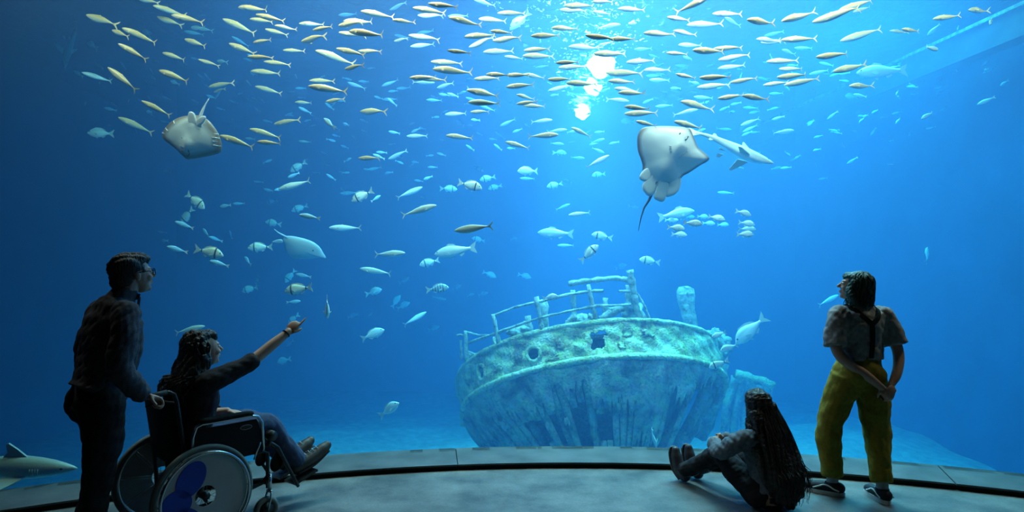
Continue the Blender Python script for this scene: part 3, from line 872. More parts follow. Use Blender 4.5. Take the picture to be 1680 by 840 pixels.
GOLD = []   # the gold-lit mackerel of the upper school: (head, tail) pixels
GOLD += crop(100, 0, 7, [(280,165,720,335),(560,330,830,450),(700,320,1060,470),(1085,85,1410,150),(1265,170,1645,265),(1110,195,1420,320),(860,-35,1160,60),
    (1400,435,1680,545),(680,515,980,690),(1150,595,1420,690)])
GOLD += crop(320, 0, 7, [(475,65,810,100),(705,175,1025,235),(320,220,680,370),(625,215,900,255),(810,340,1070,410),(925,310,1160,305),(1195,275,1480,265),
    (1335,330,1590,320),(650,475,890,470),(1195,450,1570,465),(385,495,715,640),(1015,585,1260,580),(620,665,890,670),(805,720,1090,745),(55,695,270,765)])
GOLD += crop(540, 0, 7, [(-145,600,290,690),(80,555,425,650),(330,590,610,610),(370,145,745,165),(145,220,480,245),(90,275,415,285),(205,330,600,400),(120,390,420,410),
    (730,240,990,225),(965,100,1340,140),(1140,55,1475,85),(1375,210,1760,250),(735,460,930,470),(920,420,1260,470),(1360,590,1625,610),(1170,720,1530,735),
    (1185,785,1640,810),(165,775,440,780)])
GOLD += crop(760, 0, 7, [(390,155,720,150),(310,355,570,370),(10,410,375,395),(335,445,685,480),(775,430,1120,390),(1010,325,1335,300),(1150,75,1500,75),(1105,130,1405,135),
    (1485,140,1690,165),(1480,15,1720,35),(1395,420,1730,465),(1210,530,1570,530),(1490,635,1880,600),(230,600,585,570),(695,560,1000,580),(475,660,690,665),
    (680,650,1050,640),(1060,720,1335,715),(1095,765,1420,790)])
GOLD += crop(980, 0, 7, [(240,80,540,120),(130,450,440,445),(330,720,665,690),(535,805,850,780),(1315,165,1670,155),(790,215,1075,215),(1040,265,1435,275),(535,370,900,375),
    (870,355,1160,375),(795,600,1035,630),(1075,600,1480,570),(1340,550,1650,580),(1395,680,1735,660)])
GOLD += crop(1200, 0, 7, [(150,260,560,220),(580,240,1000,100),(960,225,1425,155),(1210,140,1590,20),(1380,150,1580,90),(1270,455,1690,365),(280,455,600,440),(325,500,620,470),
    (590,440,965,460),(420,690,755,700),(530,805,800,800),(950,670,1310,630),(1165,825,1580,720)])
GOLD += crop(1420, 0, 7, [(290,345,500,365),(390,350,640,345),(780,215,1105,165),(1160,125,1500,85)])
GOLD += crop(100, 100, 7, [(570,90,860,350),(1105,95,1455,240),(950,470,1240,620),(690,660,1030,820)])
GOLD += crop(320, 100, 7, [(630,110,975,140),(145,290,480,270),(700,300,990,370),(1310,225,1610,235),(1310,300,1740,330),(1135,465,1330,480),(1490,460,1750,460),(895,720,1235,690),(200,350,390,340)])
GOLD += crop(540, 100, 7, [(920,195,1230,190),(1000,190,1345,200),(340,560,710,620)])
GOLD += crop(760, 100, 7, [(260,135,530,180),(120,195,425,210),(490,150,760,175),(690,150,940,190),(490,290,815,280),(965,225,1230,215),(1180,255,1550,250),(45,355,410,385),
    (610,400,840,415),(610,485,860,480),(690,500,930,520),(80,580,310,600)])
GOLD += crop(980, 100, 7, [(95,125,520,170),(125,230,440,220),(195,315,490,330),(240,360,560,355),(315,515,600,545),(310,605,690,610),(435,700,690,740),(865,710,1220,760),
    (950,470,1380,530),(890,160,1130,200),(1170,190,1520,210),(1155,290,1510,310),(1380,435,1680,400)])
GOLD += crop(1200, 100, 7, [(0,235,280,230),(500,205,840,165),(380,265,640,265),(630,260,985,220),(110,410,470,420),(1340,295,1690,255)])
GOLD += crop(320, 200, 7, [(625,80,965,170),(280,155,660,285),(570,180,710,210),(705,225,970,240),(1185,220,1330,225)])
GOLD += crop(540, 200, 7, [(1340,155,1650,175),(325,410,605,430)])
GOLD += crop(760, 200, 7, [(480,225,760,300),(1240,70,1480,160)])
def zone(x, rows):
    return [q for lim, q in rows if x < lim][0]
for h, t in GOLD:
    w = zone(h[0], ((330, 'in the dim end of the tank around the striped ray'), (760, 'in the thick of the school between the striped ray and the light shaft'),
                    (1065, 'crossing the bright light shaft under the ripples'), (1330, 'in the school above the great ray'), (9999, 'beside the sloping concrete beam')))
    place('mackerel', h, t, max(0.24, math.hypot(h[0] - t[0], h[1] - t[1]) / F * frnd.uniform(6.2, 7.7)), 'gold-lit mackerel ' + w, 'fish', 'mackerel ' + w)

COUNTER = crop(980, 0, 7, [(275,265,0,325),(1270,-10,905,110)]) + crop(540, 100, 7, [(1210,240,960,245)]) + crop(760, 100, 7, [(290,350,45,315)]) \
    + crop(980, 100, 7, [(370,455,90,455),(1150,560,880,605)]) + crop(1200, 100, 7, [(735,790,490,825)]) + crop(760, 200, 7, [(1095,145,745,160),(1190,95,960,110),(1670,390,1430,530)])
for h, t in COUNTER:
    place('mackerel', h, t, 0.36, 'gold-lit mackerel swimming the opposite way to the rest of the school', 'fish', 'mackerel swimming against the school')

LOWMACK = crop(260, 260, 2.8, [(548,140,695,100)]) + crop(540, 260, 2.8, [(5,320,145,315),(428,130,312,185),(493,215,330,260),(573,330,762,315),(353,435,205,440),(138,505,278,530),
    (447,705,345,765),(50,160,140,158),(540,648,470,636)])
for h, t in LOWMACK:
    place('horse_mackerel', h, t, 0.42, 'slim silvery green mackerel in open water below the school', 'fish', 'slim mackerel below the school')

PALE = crop(100, 0, 7, [(1430,370,1630,395),(1460,290,1680,350)]) + crop(320, 0, 7, [(0,310,225,370),(225,680,440,750),(440,435,605,520)]) \
    + crop(540, 0, 7, [(1020,185,1310,195),(1365,190,1600,165),(750,405,930,420),(935,540,1210,500),(430,780,540,790),(105,180,315,145),(690,100,910,60),(1000,370,1190,350)]) \
    + crop(760, 0, 7, [(120,15,385,20),(175,195,490,250),(60,515,390,480),(840,770,980,760)]) \
    + crop(980, 0, 7, [(930,515,1210,510),(430,555,620,560),(585,630,720,660),(900,745,1050,770),(900,800,1030,800),(1450,220,1680,270),(1400,770,1680,755)]) \
    + crop(1200, 0, 7, [(390,400,590,380),(720,555,925,560),(560,590,780,600),(1000,725,1185,750)]) \
    + crop(100, 100, 7, [(285,155,540,205)]) \
    + crop(540, 100, 7, [(605,430,775,440),(1120,460,1300,435),(1320,600,1570,610),(215,250,420,330),(600,290,790,200),(780,330,940,280),(1230,290,1450,280)]) \
    + crop(760, 100, 7, [(980,330,1260,310),(420,735,600,680),(1020,690,780,690),(50,460,420,490),(180,510,370,560),(30,430,190,470)]) \
    + crop(980, 100, 7, [(560,165,740,170),(640,430,780,430),(810,395,955,410),(840,335,985,345),(890,50,1050,60),(600,215,830,225),(1060,280,1200,270),(1110,410,1330,430),
        (1540,790,1370,770),(660,130,800,170),(1050,350,1170,360),(670,520,870,510)]) \
    + crop(1200, 100, 7, [(890,155,1100,120),(300,190,470,215),(430,380,610,360),(470,565,580,520),(130,815,310,730),(110,740,330,655),(135,530,310,540),(185,610,330,570)]) \
    + crop(540, 200, 7, [(885,160,1140,170),(680,430,900,335),(450,555,600,510),(0,20,130,100)]) + crop(320, 200, 7, [(780,760,900,800)]) \
    + crop(760, 200, 7, [(1620,205,1465,225),(1395,420,1235,400),(365,115,480,200),(1615,365,1480,290),(1160,250,1010,245)]) \
    + crop(820, 220, 3.23, [(362,432,477,415),(305,590,393,590),(105,237,180,237),(372,370,297,400)]) + crop(1020, 180, 3.82, [(605,515,700,525)])
for h, t in PALE:
    place('horse_mackerel', h, t, 0.33, 'pale bluish mackerel half lost in the blue haze behind the school', 'fish', 'hazy mackerel deeper in the tank', yaw=frnd.uniform(-0.5, 0.5), parts=False)

BB = crop(260, 260, 2.8, [(605,60,680,15),(215,230,125,160),(100,300,170,230),(610,240,685,215),(490,290,570,305),(412,410,520,405),(298,445,165,415),(378,610,455,590),(450,580,455,537),
    (585,570,625,510),(575,610,705,590),(592,760,655,715),(495,203,545,190)]) \
    + crop(540, 260, 2.8, [(100,195,200,145),(588,140,508,140),(703,138,590,108),(692,100,765,82),(730,140,795,122),(655,365,715,380),(417,490,505,465),(710,60,665,33)]) \
    + crop(820, 220, 3.23, [(248,280,335,258),(487,222,562,208),(740,662,850,682),(488,530,597,552),(518,588,428,675),(340,240,380,260)]) + [((1163, 603), (1195, 590))]
for h, t in BB:
    place('banded_bream', h, t, 0.33, 'black-banded silver seabream ' + (w := zone((h[0] + t[0]) / 2, ((560, 'around the small pale ray'), (850, 'in open water under the slim mackerel'), (9999, 'in the clear blue between light shaft and wreck')))), 'fish', 'seabream ' + w)

PB = crop(540, 260, 2.8, [(243,600,160,625),(368,545,320,572),(325,628,290,685),(370,660,312,692),(130,715,85,732),(205,710,180,722),(253,785,150,830),(508,770,455,790),(608,580,568,605),
    (668,620,632,634),(730,615,685,630),(768,545,705,520)]) \
    + crop(820, 220, 3.23, [(675,690,612,712),(738,388,682,380),(167,760,95,742),(95,550,55,560)]) + crop(250, 500, 3.817, [(835,262,890,220),(775,360,880,335)]) \
    + crop(700, 420, 2.47, [(530,160,470,172)]) + [((655, 659), (621, 685)), ((1525, 405), (1512, 432)), ((1180, 575), (1210, 565)), ((1168, 553), (1192, 545)), ((145, 218), (186, 219)),
    ((1385, 158), (1411, 157)), ((141, 68), (164, 82)), ((231, 48), (252, 61)), ((1077, 736), (1073, 702)), ((1019, 198), (1043, 199)), ((748, 197), (763, 208))]
for h, t in PB:
    place('bream', h, t, 0.36, 'small plain bluish silver bream hanging in the haze', 'fish', 'plain bream in the haze')

place('sea_bass', (712, 417), (782, 406), 0.62, 'large grey sea bass with open fins below the mackerel', 'fish', yaw=0.15, bend=0)
place('sea_bass', (882, 381), (941, 385), 0.60, 'large pale green sea bass swimming above the wreck rail', 'fish', yaw=0.2, bend=1)
place('sea_bass', (1140, 345), (1077, 358), 0.62, 'large white sea bass heading away over the small cyan school', 'fish', yaw=0.1, bend=2)
place('sea_bass', (1407, 118), (1486, 116), 0.75, 'biggest grey sea bass beside the sloping concrete beam', 'fish', yaw=0.1, bend=0)
place('bream', (1209, 564), (1254, 518), 0.58, 'glaring white bream diving past the end of the wreck', 'fish', yaw=0.2, bend=0)
place('bream', (849, 282), (881, 280), 0.36, 'white bream with broad tail turning away above mid-water', 'fish', yaw=-0.5, bend=1)
place('bream', (836, 46), (868, 20), 0.40, 'fat white bream tilted head down under the surface ripples', 'fish', yaw=0.3, bend=2)
place('barred_bream', (736, 471), (699, 476), 0.32, 'barred blue green bream with dark vertical stripes', 'fish', yaw=0.2, bend=0)
place('barred_bream', (930, 251), (906, 251), 0.30, 'dark barred bream in the beam of light', 'fish', yaw=0.2, bend=0)
place('bream', (532, 522), (542, 489), 0.30, 'yellowish bream facing the window near the pointing hand', 'fish', yaw=0.8, bend=0)
place('horse_mackerel', (335, 535), (289, 546), 0.32, 'pale blue mackerel just above the hair of the seated woman', 'fish', yaw=0.1, bend=0)
place('horse_mackerel', (1378, 484), (1341, 501), 0.33, 'faint cyan fish beside the bobbed hair of the standing woman', 'fish', yaw=0.2, D=11, bend=0)
place('small_fish', (493, 494), (470, 496), 0.2, 'bright cyan small fish under the banded bream', 'fish', yaw=0.1, bend=0)

CYAN = crop(1020, 180, 3.82, [(505,715,390,705),(395,745,285,735),(408,785,308,780),(545,670,470,670),(645,690,545,665),(583,715,505,710),(672,720,600,720),(460,670,400,675),(355,690,270,690),
    (812,660,708,635),(835,720,730,705),(838,750,735,745),(830,780,722,780)])
for h, t in CYAN:
    place('bream', h, t, 0.22, 'cyan tinted silver bream in the small shoal below the great ray', 'fish', 'small shoal below the great ray', yaw=frnd.uniform(-0.2, 0.2))

FAR = crop(260, 260, 2.8, [(275,220,340,215),(340,208,395,205),(440,105,480,110),(480,140,525,150),(5,375,60,380),(50,405,125,430),(80,290,155,320),(0,335,35,340),(240,470,320,495),(195,320,240,360),
    (240,360,290,380),(330,330,340,370),(390,450,440,490),(650,260,740,275),(630,530,700,545),(705,65,742,68),(20,55,60,62),(580,55,610,65)]) \
    + crop(1420, 0, 7, [(720,400,840,290),(1050,350,1080,290),(1380,300,1530,190),(1610,230,1670,200),(1420,410,1510,350),(1520,430,1575,365),(1180,470,1220,515),(1255,490,1290,450),(1030,650,1100,610),
        (810,690,890,640),(1345,750,1410,690),(1370,830,1470,780),(1030,790,1050,740),(880,550,690,545),(560,640,590,720)]) \
    + crop(1260, 0, 2.8, [(695,550,755,515),(790,510,822,488),(975,475,1030,450),(1065,395,1115,365),(980,330,1035,312),(640,625,670,605),(730,590,765,585),(775,375,810,360),(770,405,805,392),(770,435,805,418),
        (695,360,710,340),(860,310,870,330),(100,740,135,725),(175,750,190,735),(215,745,222,775),(230,825,272,818),(340,650,345,680)]) \
    + crop(100, 100, 7, [(145,110,270,190),(400,20,500,100),(270,450,310,520),(505,455,550,485),(565,470,640,520),(500,540,640,570),(770,430,800,490),(1010,150,1090,230),(1240,220,1380,280),(1280,190,1340,250),
        (870,620,910,665),(520,730,600,750),(850,770,865,840),(980,390,1030,450),(880,430,940,490),(690,10,740,90),(1030,90,1060,150),(420,230,480,280),(550,190,580,250),(960,220,1010,270),(1170,410,1250,440)]) \
    + crop(320, 100, 7, [(220,420,310,350),(390,450,490,480),(530,410,620,445),(625,410,710,450),(750,440,800,475),(680,530,750,580),(590,220,640,280),(1150,150,1170,200),(40,150,100,215),(110,140,170,210),
        (780,680,890,710),(400,730,450,780),(1330,620,1410,650),(1200,540,1320,600),(1040,600,1130,640),(1470,650,1640,790)])
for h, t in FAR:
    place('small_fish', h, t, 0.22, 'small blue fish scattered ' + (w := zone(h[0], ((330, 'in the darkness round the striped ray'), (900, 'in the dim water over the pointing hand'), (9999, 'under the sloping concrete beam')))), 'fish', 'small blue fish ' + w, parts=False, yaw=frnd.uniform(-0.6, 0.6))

# the far shoal: many small fish deep behind the school; zones (x0, x1, y0, y1, count)
for x0, x1, y0, y1, n, tilt in ((470, 780, 120, 300, 62, 6), (780, 1010, 120, 260, 30, 0), (1060, 1500, 95, 215, 78, -14), (1180, 1480, 180, 280, 26, -14), (420, 700, 260, 330, 16, 8), (190, 420, 90, 200, 18, 22)):
    for k in range(n):
        cx, cyy = frnd.uniform(x0, x1), frnd.uniform(y0, y1)
        l = frnd.uniform(9, 18); a = R(tilt + frnd.gauss(0, 16)); s = 1 if frnd.random() < 0.8 else -1
        h = (cx - s * l / 2 * math.cos(a), cyy - l / 2 * math.sin(a)); t = (cx + s * l / 2 * math.cos(a), cyy + l / 2 * math.sin(a))
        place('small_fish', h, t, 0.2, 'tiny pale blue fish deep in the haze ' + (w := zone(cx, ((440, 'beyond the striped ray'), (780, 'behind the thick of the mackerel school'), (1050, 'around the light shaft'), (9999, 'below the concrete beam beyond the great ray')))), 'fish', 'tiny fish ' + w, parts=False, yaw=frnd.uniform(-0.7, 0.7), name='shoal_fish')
# ================================================================ rays and sharks
def ray_material(name, belly, edge, stripes=False):
    """Pale belly, darker rim: the vertex attribute 'rim' runs from 0 in the middle to 1 at the margin."""
    m, nt, b, out = material(name)
    N = nt.nodes.new; L = nt.links.new
    at = N('ShaderNodeAttribute'); at.attribute_name = 'rim'
    tc = N('ShaderNodeTexCoord'); t = N('ShaderNodeTexNoise'); t.inputs['Scale'].default_value = 9; t.inputs['Detail'].default_value = 5
    L(tc.outputs['Object'], t.inputs['Vector'])
    ad = N('ShaderNodeMath'); ad.operation = 'MULTIPLY_ADD'; ad.inputs[1].default_value = 0.12; L(t.outputs['Fac'], ad.inputs[0]); L(at.outputs['Fac'], ad.inputs[2])
    r = N('ShaderNodeValToRGB'); e = r.color_ramp.elements
    e[0].position = 0.25; e[0].color = (*belly, 1); e[1].position = 1.1 if False else 1.0; e[1].color = (*edge, 1)
    k = e.new(0.86); k.color = (*[c * 0.82 for c in belly], 1)
    L(ad.outputs[0], r.inputs['Fac'])
    L(r.outputs['Color'], b.inputs['Base Color'])
    setp(b, rough=0.45, spec=0.5)
    return m

def smooth_closed(pts, sub=4):
    """Catmull-Rom through a closed outline."""
    out = []; n = len(pts)
    for i in range(n):
        p0, p1, p2, p3 = (Vector(pts[(i + k) % n]) for k in (-1, 0, 1, 2))
        for s in range(sub):
            t = s / sub
            out.append(0.5 * ((2 * p1) + (p2 - p0) * t + (2 * p0 - 5 * p1 + 4 * p2 - p3) * t * t + (3 * p1 - p0 - 3 * p2 + p3) * t ** 3))
    return out

def disc(outline, centre, thick, cup, wave=0.0, flatness=2.6):
    """A ray's disc: outline (x, z) in metres, belly towards -y; cup bends the margin away from the belly."""
    m = MB()
    o = [Vector((p[0] - centre[0], p[1] - centre[1])) for p in outline]
    n = len(o); rim = []
    steps = [1.0, 0.985, 0.94, 0.86, 0.74, 0.58, 0.4, 0.2]
    def prof(s): return thick * math.sqrt(max(0.0, 1 - s ** flatness))
    def bow(p, s): return cup * (s ** 2) * (p.length / 0.4) + wave * s * s * math.sin(9 * p.x + 5 * p.y)
    rings = []
    for side in (-1, 1):
        for s in (steps if side < 0 else steps[1:]):
            ring = []
            for p in o:
                y = bow(p, s) + side * prof(s) * (1.0 if side < 0 else 0.7)
                ring.append((Vector((centre[0] + p.x * s, y, centre[1] + p.y * s)), s))
            rings.append((side, ring))
    belly = [r_ for sd, r_ in rings if sd < 0][::-1]
    back = [r_ for sd, r_ in rings if sd > 0]
    allr = belly + back
    vs = []; rim = []
    vs.append(Vector((centre[0], -thick, centre[1]))); rim.append(0.0)
    for q in allr:
        for v, s in q: vs.append(v); rim.append(s)
    vs.append(Vector((centre[0], thick * 0.7, centre[1]))); rim.append(1.0)
    fs = [(0, 1 + (k + 1) % n, 1 + k) for k in range(n)]
    for i in range(len(allr) - 1):
        for k in range(n):
            a, b = 1 + i * n + k, 1 + i * n + (k + 1) % n
            fs.append((a, b, b + n, a + n))
    last = 1 + (len(allr) - 1) * n
    fs += [(len(vs) - 1, last + k, last + (k + 1) % n) for k in range(n)]
    m.add(vs, fs)
    nb = 1 + len(belly) * n
    rim = [r_ if i < nb else 1.0 for i, r_ in enumerate(rim)]
    return m, rim

def build_ray(name, label, anchor, D, pxs, crop_, tilt, mat, finmat, tail, pelvics, marks, thick=0.045, cup=0.06, wave=0.0, bulges=(), pel=-0.45, rim_pow=1.5):
    ox, oy, s = crop_
    ap = (ox + anchor[0] / s, oy + anchor[1] / s)
    k = D / F / s
    loc = pw(ap[0], ap[1], D)
    root = empty(name, loc); root.rotation_euler = tilt
    conv = lambda p: ((p[0] - anchor[0]) * k, (anchor[1] - p[1]) * k)
    out = smooth_closed([Vector((*conv(p), 0)) for p in pxs], 4)
    m, rim = disc([(p.x, p.y) for p in out], (0, 0), thick, cup, wave)
    v2 = []
    for i, (x, y, z) in enumerate(m.v):
        if rim[i] < 0.999:
            for bx, bz, br, amp in bulges:
                cx_, cz_ = conv((bx, bz)); y -= amp * math.exp(-((x - cx_) ** 2 + (z - cz_) ** 2) / (br * k) ** 2)
        v2.append((x, y, z))
    m.v = v2
    belly = [Vector(v) for v, r_ in zip(m.v, rim) if r_ < 0.999]
    def skin_y(x, z): return min(belly, key=lambda v: (v.x - x) ** 2 + (v.z - z) ** 2).y
    me = m.mesh('disc')
    at = me.attributes.new('rim', 'FLOAT', 'POINT')
    at.data.foreach_set('value', [q ** rim_pow for q in rim])
    link('disc', me, mat, root)
    tp = [conv(p) for p in tail[0]]
    pts = [Vector((x, 0.01 + 0.02 * i, z)) for i, (x, z) in enumerate(tp)]
    MB().tube(pts, [w * k for w in tail[1]], 10, flat=(1, 0.7)).build('tail', finmat[1], root)
    for pl in pelvics:
        po = smooth_closed([Vector((*conv(p), 0)) for p in pl], 3)
        c = sum(po, Vector()) / len(po)
        mm, rm = disc([(p.x, p.y) for p in po], (c.x, c.y), thick * 0.32, 0.0, 0.0, 6.0)
        mm.v = [(x, y + thick * pel, z) for x, y, z in mm.v]
        me = mm.mesh('pelvic_fin')
        at = me.attributes.new('rim', 'FLOAT', 'POINT'); at.data.foreach_set('value', [0.15 + 0.55 * q ** 3 for q in rm])
        link('pelvic_fin', me, mat, root)
    for nm, pl, w, dep in marks:
        q = [conv(p) for p in pl]
        MB().tube([Vector((x, skin_y(x, z) + 0.2 * w * k, z)) for x, z in q], w * k, 6).build(nm, {'gill_slit': M_RAYMARK, 'edge_stripe': M_RAYSTRIPE}.get(nm, finmat[0]), root)
    return tag(root, label, 'ray')

M_RAYB = ray_material('ray_belly', (0.90, 0.87, 0.85), (0.20, 0.12, 0.08))
M_RAYP = ray_material('pale_ray_back', (0.62, 0.66, 0.64), (0.5, 0.55, 0.55))
M_RAYSTRIPE = plain('ray_stripe', (0.88, 0.86, 0.82), rough=0.5)
M_RAYBROWN = ray_material('brown_margin_belly', (0.90, 0.87, 0.84), (0.26, 0.18, 0.12))
M_RAYDARK = plain('ray_dark', (0.06, 0.05, 0.05), rough=0.6)
M_RAYTAIL = plain('ray_tail', (0.10, 0.08, 0.075), rough=0.6)
M_RAYSKIN = plain('ray_pale_skin', (0.70, 0.66, 0.62), rough=0.5)
M_RAYMARK = plain('ray_gill_shade', (0.42, 0.38, 0.38), rough=0.6)

gills = [('gill_slit', [(283 + 3 * i, 232 + 11 * i), (296 + 3 * i, 236 + 10 * i)], 1.8, 0.93) for i in range(5)] + \
        [('gill_slit', [(352 + 11 * i, 300 - 9 * i), (360 + 11 * i, 287 - 9 * i)], 1.8, 0.9) for i in range(5)]
build_ray('stingray', 'great ray showing its white belly with dark whip tail hanging down', (300, 290), 6.9,
    [(400,108),(300,104),(180,112),(120,128),(97,165),(95,215),(105,270),(125,315),(140,355),(142,395),(155,425),(200,450),(260,470),(330,470),(375,450),(400,410),(440,385),(500,340),(557,297),(530,262),(480,225),(450,170),(425,122)],
    (1020, 180, 3.82), (R(8), R(3), 0), M_RAYB, (M_RAYDARK, M_RAYTAIL),
    ([(232,450),(215,520),(200,570),(175,620),(163,680),(155,770)], [14, 14, 11, 8, 6, 2]),
    [[(122,437),(140,390),(175,370),(205,410),(185,450),(155,456)], [(144,492),(160,440),(205,400),(250,410),(248,460),(222,525),(192,546),(160,522)], [(222,550),(232,480),(250,410),(290,400),(312,470),(302,545),(282,576),(250,570)], [(300,540),(306,470),(330,410),(382,420),(386,470),(368,515),(335,538)]],
    gills + [('nostril', [(346, 158), (352, 146)], 4.5, 0.98), ('mouth', [(382, 190), (395, 182), (402, 164)], 4.5, 0.93)], thick=0.05, cup=0.05, wave=0.015, pel=0.15, bulges=((345, 235, 75, 0.035), (270, 380, 60, 0.02)))

strp = [('edge_stripe', [(228, 330), (262, 372)], 7, 0.5), ('edge_stripe', [(178, 380), (215, 400)], 7, 0.35), ('edge_stripe', [(335, 262), (352, 300)], 6, 0.6)] + \
       [('edge_stripe', [(752, 432 + 44 * i), (815, 440 + 44 * i)], 6, 0.45) for i in range(4)]
build_ray('undulate_ray', 'smaller ray with white belly and brown striped margin, tail pointing up', (500, 450), 6.3,
    [(430,700),(380,660),(320,590),(250,520),(185,465),(165,415),(190,360),(250,300),(330,245),(430,212),(540,205),(640,225),(720,280),(780,370),(810,440),(825,510),(822,590),(790,645),(700,670),(560,690)],
    (240, 160, 7.0), (R(8), R(-4), 0), M_RAYBROWN, (M_RAYDARK, M_RAYSKIN),
    ([(600,320),(640,220),(672,140),(700,80),(738,15)], [26, 24, 16, 8, 3]),
    [[(520,300),(525,215),(550,175),(600,200),(610,280),(600,340)], [(600,340),(620,270),(680,235),(722,240),(710,285),(650,335)]],
    [('mouth', [(425, 650), (455, 665), (490, 640)], 7, 0.62), ('nostril', [(400, 615), (412, 600)], 8, 0.7), ('nostril', [(482, 628), (486, 600)], 8, 0.72),
     ('gill_slit', [(395, 545), (440, 575), (520, 580)], 6, 0.82), ('gill_slit', [(430, 455), (440, 470)], 6, 0.92)] + strp, thick=0.04, cup=0.06, wave=0.012, rim_pow=0.6, bulges=((470, 540, 80, 0.03), (450, 620, 45, 0.012), (560, 300, 60, 0.015)))
build_ray('small_ray', 'small pale ray gliding in mid-water with its thin tail raised', (660, 415), 8.6,
    [(575,368),(600,356),(650,362),(700,378),(735,405),(752,440),(760,464),(735,460),(690,465),(640,465),(600,455),(582,425),(578,395)],
    (260, 260, 2.8), (R(20), 0, 0), M_RAYP, (M_RAYDARK, plain('pale_tail', (0.5, 0.55, 0.55))),
    ([(600,362),(575,352),(555,343),(535,328)], [6, 5, 3.5, 1.5]), [[(575,368),(545,372),(530,382),(575,385)]], [('eye', [(710, 418), (716, 422)], 3.2, 1.0)], thick=0.05, cup=0.05)

def build_shark(name, label, h, t, D, yaw, mat, finmat, roll=0.0, bend=0.15):
    SH = [(0.0, 0.004, -0.004), (0.02, 0.016, -0.014), (0.06, 0.032, -0.028), (0.12, 0.052, -0.042), (0.2, 0.068, -0.056), (0.3, 0.078, -0.066), (0.42, 0.07, -0.062), (0.55, 0.05, -0.046),
          (0.68, 0.034, -0.03), (0.8, 0.022, -0.018), (0.9, 0.016, -0.01), (0.97, 0.012, 0.0)]
    dx, dy = t[0] - h[0], t[1] - h[1]; L = math.hypot(dx, dy)
    c, s = math.cos(yaw), math.sin(yaw)
    length = D * L / F / c
    head = Vector((-dx / L * c, s, dy / L * c))
    up = Vector((0, 0, 1)) - head * head.z
    if up.length < 0.35: up = Vector((1, -0.5, 0)) - head * Vector((1, -0.5, 0)).dot(head)
    up.normalize(); side = up.cross(head)
    rot = Matrix((head, side, up)).transposed() @ Matrix.Rotation(roll, 3, 'X')
    root = empty(name)
    root.matrix_world = Matrix.Translation(pw((h[0] + t[0]) / 2, (h[1] + t[1]) / 2, D)) @ rot.to_4x4() @ Matrix.Diagonal((length, length, length, 1))
    fish_body(SH, 0.85, bend, 16).build('body', mat, root)
    def f(nm, outline, th=0.006):
        m = MB(); fin(m, outline, th, bend); m.build(nm, finmat, root, smooth=False)
    f('dorsal_fin', [(0.23, 0.072), (0.18, 0.12), (0.13, 0.158), (0.115, 0.15), (0.12, 0.10), (0.09, 0.068), (0.16, 0.068)])
    f('dorsal_fin', [(-0.16, 0.036), (-0.2, 0.075), (-0.22, 0.07), (-0.23, 0.03)])
    f('anal_fin', [(-0.2, -0.03), (-0.24, -0.06), (-0.255, -0.055), (-0.25, -0.022)])
    f('tail_fin', [(-0.34, 0.018), (-0.44, 0.05), (-0.53, 0.12), (-0.5, 0.03), (-0.46, 0.0), (-0.47, -0.06), (-0.42, -0.04), (-0.36, -0.012)])
    for s_ in (1, -1):
        m = MB(); m.prism([(0.24, 0), (0.2, 0.05), (0.1, 0.15), (0.07, 0.145), (0.1, 0.06), (0.12, 0)], 0.008, Matrix.Rotation(-s_ * R(112), 3, 'X'), (0, s_ * 0.045, -0.03))
        m.build('pectoral_fin', finmat, root, smooth=False)
        m = MB(); m.prism([(-0.04, 0), (-0.08, 0.05), (-0.11, 0.045), (-0.11, 0)], 0.006, Matrix.Rotation(-s_ * R(120), 3, 'X'), (0, s_ * 0.03, -0.035))
        m.build('pelvic_fin', finmat, root, smooth=False)
        MB().ell((0.43, s_ * 0.034, 0.012), (0.010, 0.004, 0.006), nu=8, nv=6).build('eye', M_EYE, root)
        for g in range(4):
            MB().tube([(0.315 - g * 0.015, s_ * 0.0555, 0.022), (0.31 - g * 0.015, s_ * 0.0575, -0.018)], 0.0016, 5).build('gill_slit', M_RAYMARK, root)
    return tag(root, label, 'shark')

M_SHARK = fish_material('shark_skin', (0.34, 0.33, 0.26), (0.50, 0.49, 0.40), (0.80, 0.82, 0.80), 0.05, -0.01, rough=0.5)
M_SHARKFIN = plain('shark_fin', (0.45, 0.44, 0.38), rough=0.5)
build_shark('smooth_hound', 'yellowish grey shark swimming close to the window beside the man', (113, 774), (-160, 766), 5.1, R(8), M_SHARK, M_SHARKFIN, roll=R(10), bend=0.1)
build_shark('smooth_hound', 'slender pale shark with white underside passing behind the great ray', (1263, 271), (1128, 226), 7.8, R(-12), M_SHARK, M_SHARKFIN, roll=R(-35), bend=-0.3)
build_shark('smooth_hound', 'faint greenish shark diving vertically in the dark corner of the tank', (101, 110), (119, 28), 12.0, R(10), M_SHARK, M_SHARKFIN, roll=R(20), bend=0.25)
# ================================================================ people
def spline(pts, rad, sub=6):
    """Catmull-Rom through joints with radii."""
    P = [Vector(p) for p in pts]; n = len(P); out = []; rr = []
    for i in range(n - 1):
        p0, p1, p2, p3 = P[max(i - 1, 0)], P[i], P[i + 1], P[min(i + 2, n - 1)]
        for s in range(sub):
            t = s / sub
            out.append(0.5 * ((2 * p1) + (p2 - p0) * t + (2 * p0 - 5 * p1 + 4 * p2 - p3) * t * t + (3 * p1 - p0 - 3 * p2 + p3) * t ** 3))
            k = t * t * (3 - 2 * t)
            rr.append(rad[i] * (1 - k) + rad[i + 1] * k)
    out.append(P[-1]); rr.append(rad[-1])
    return out, rr

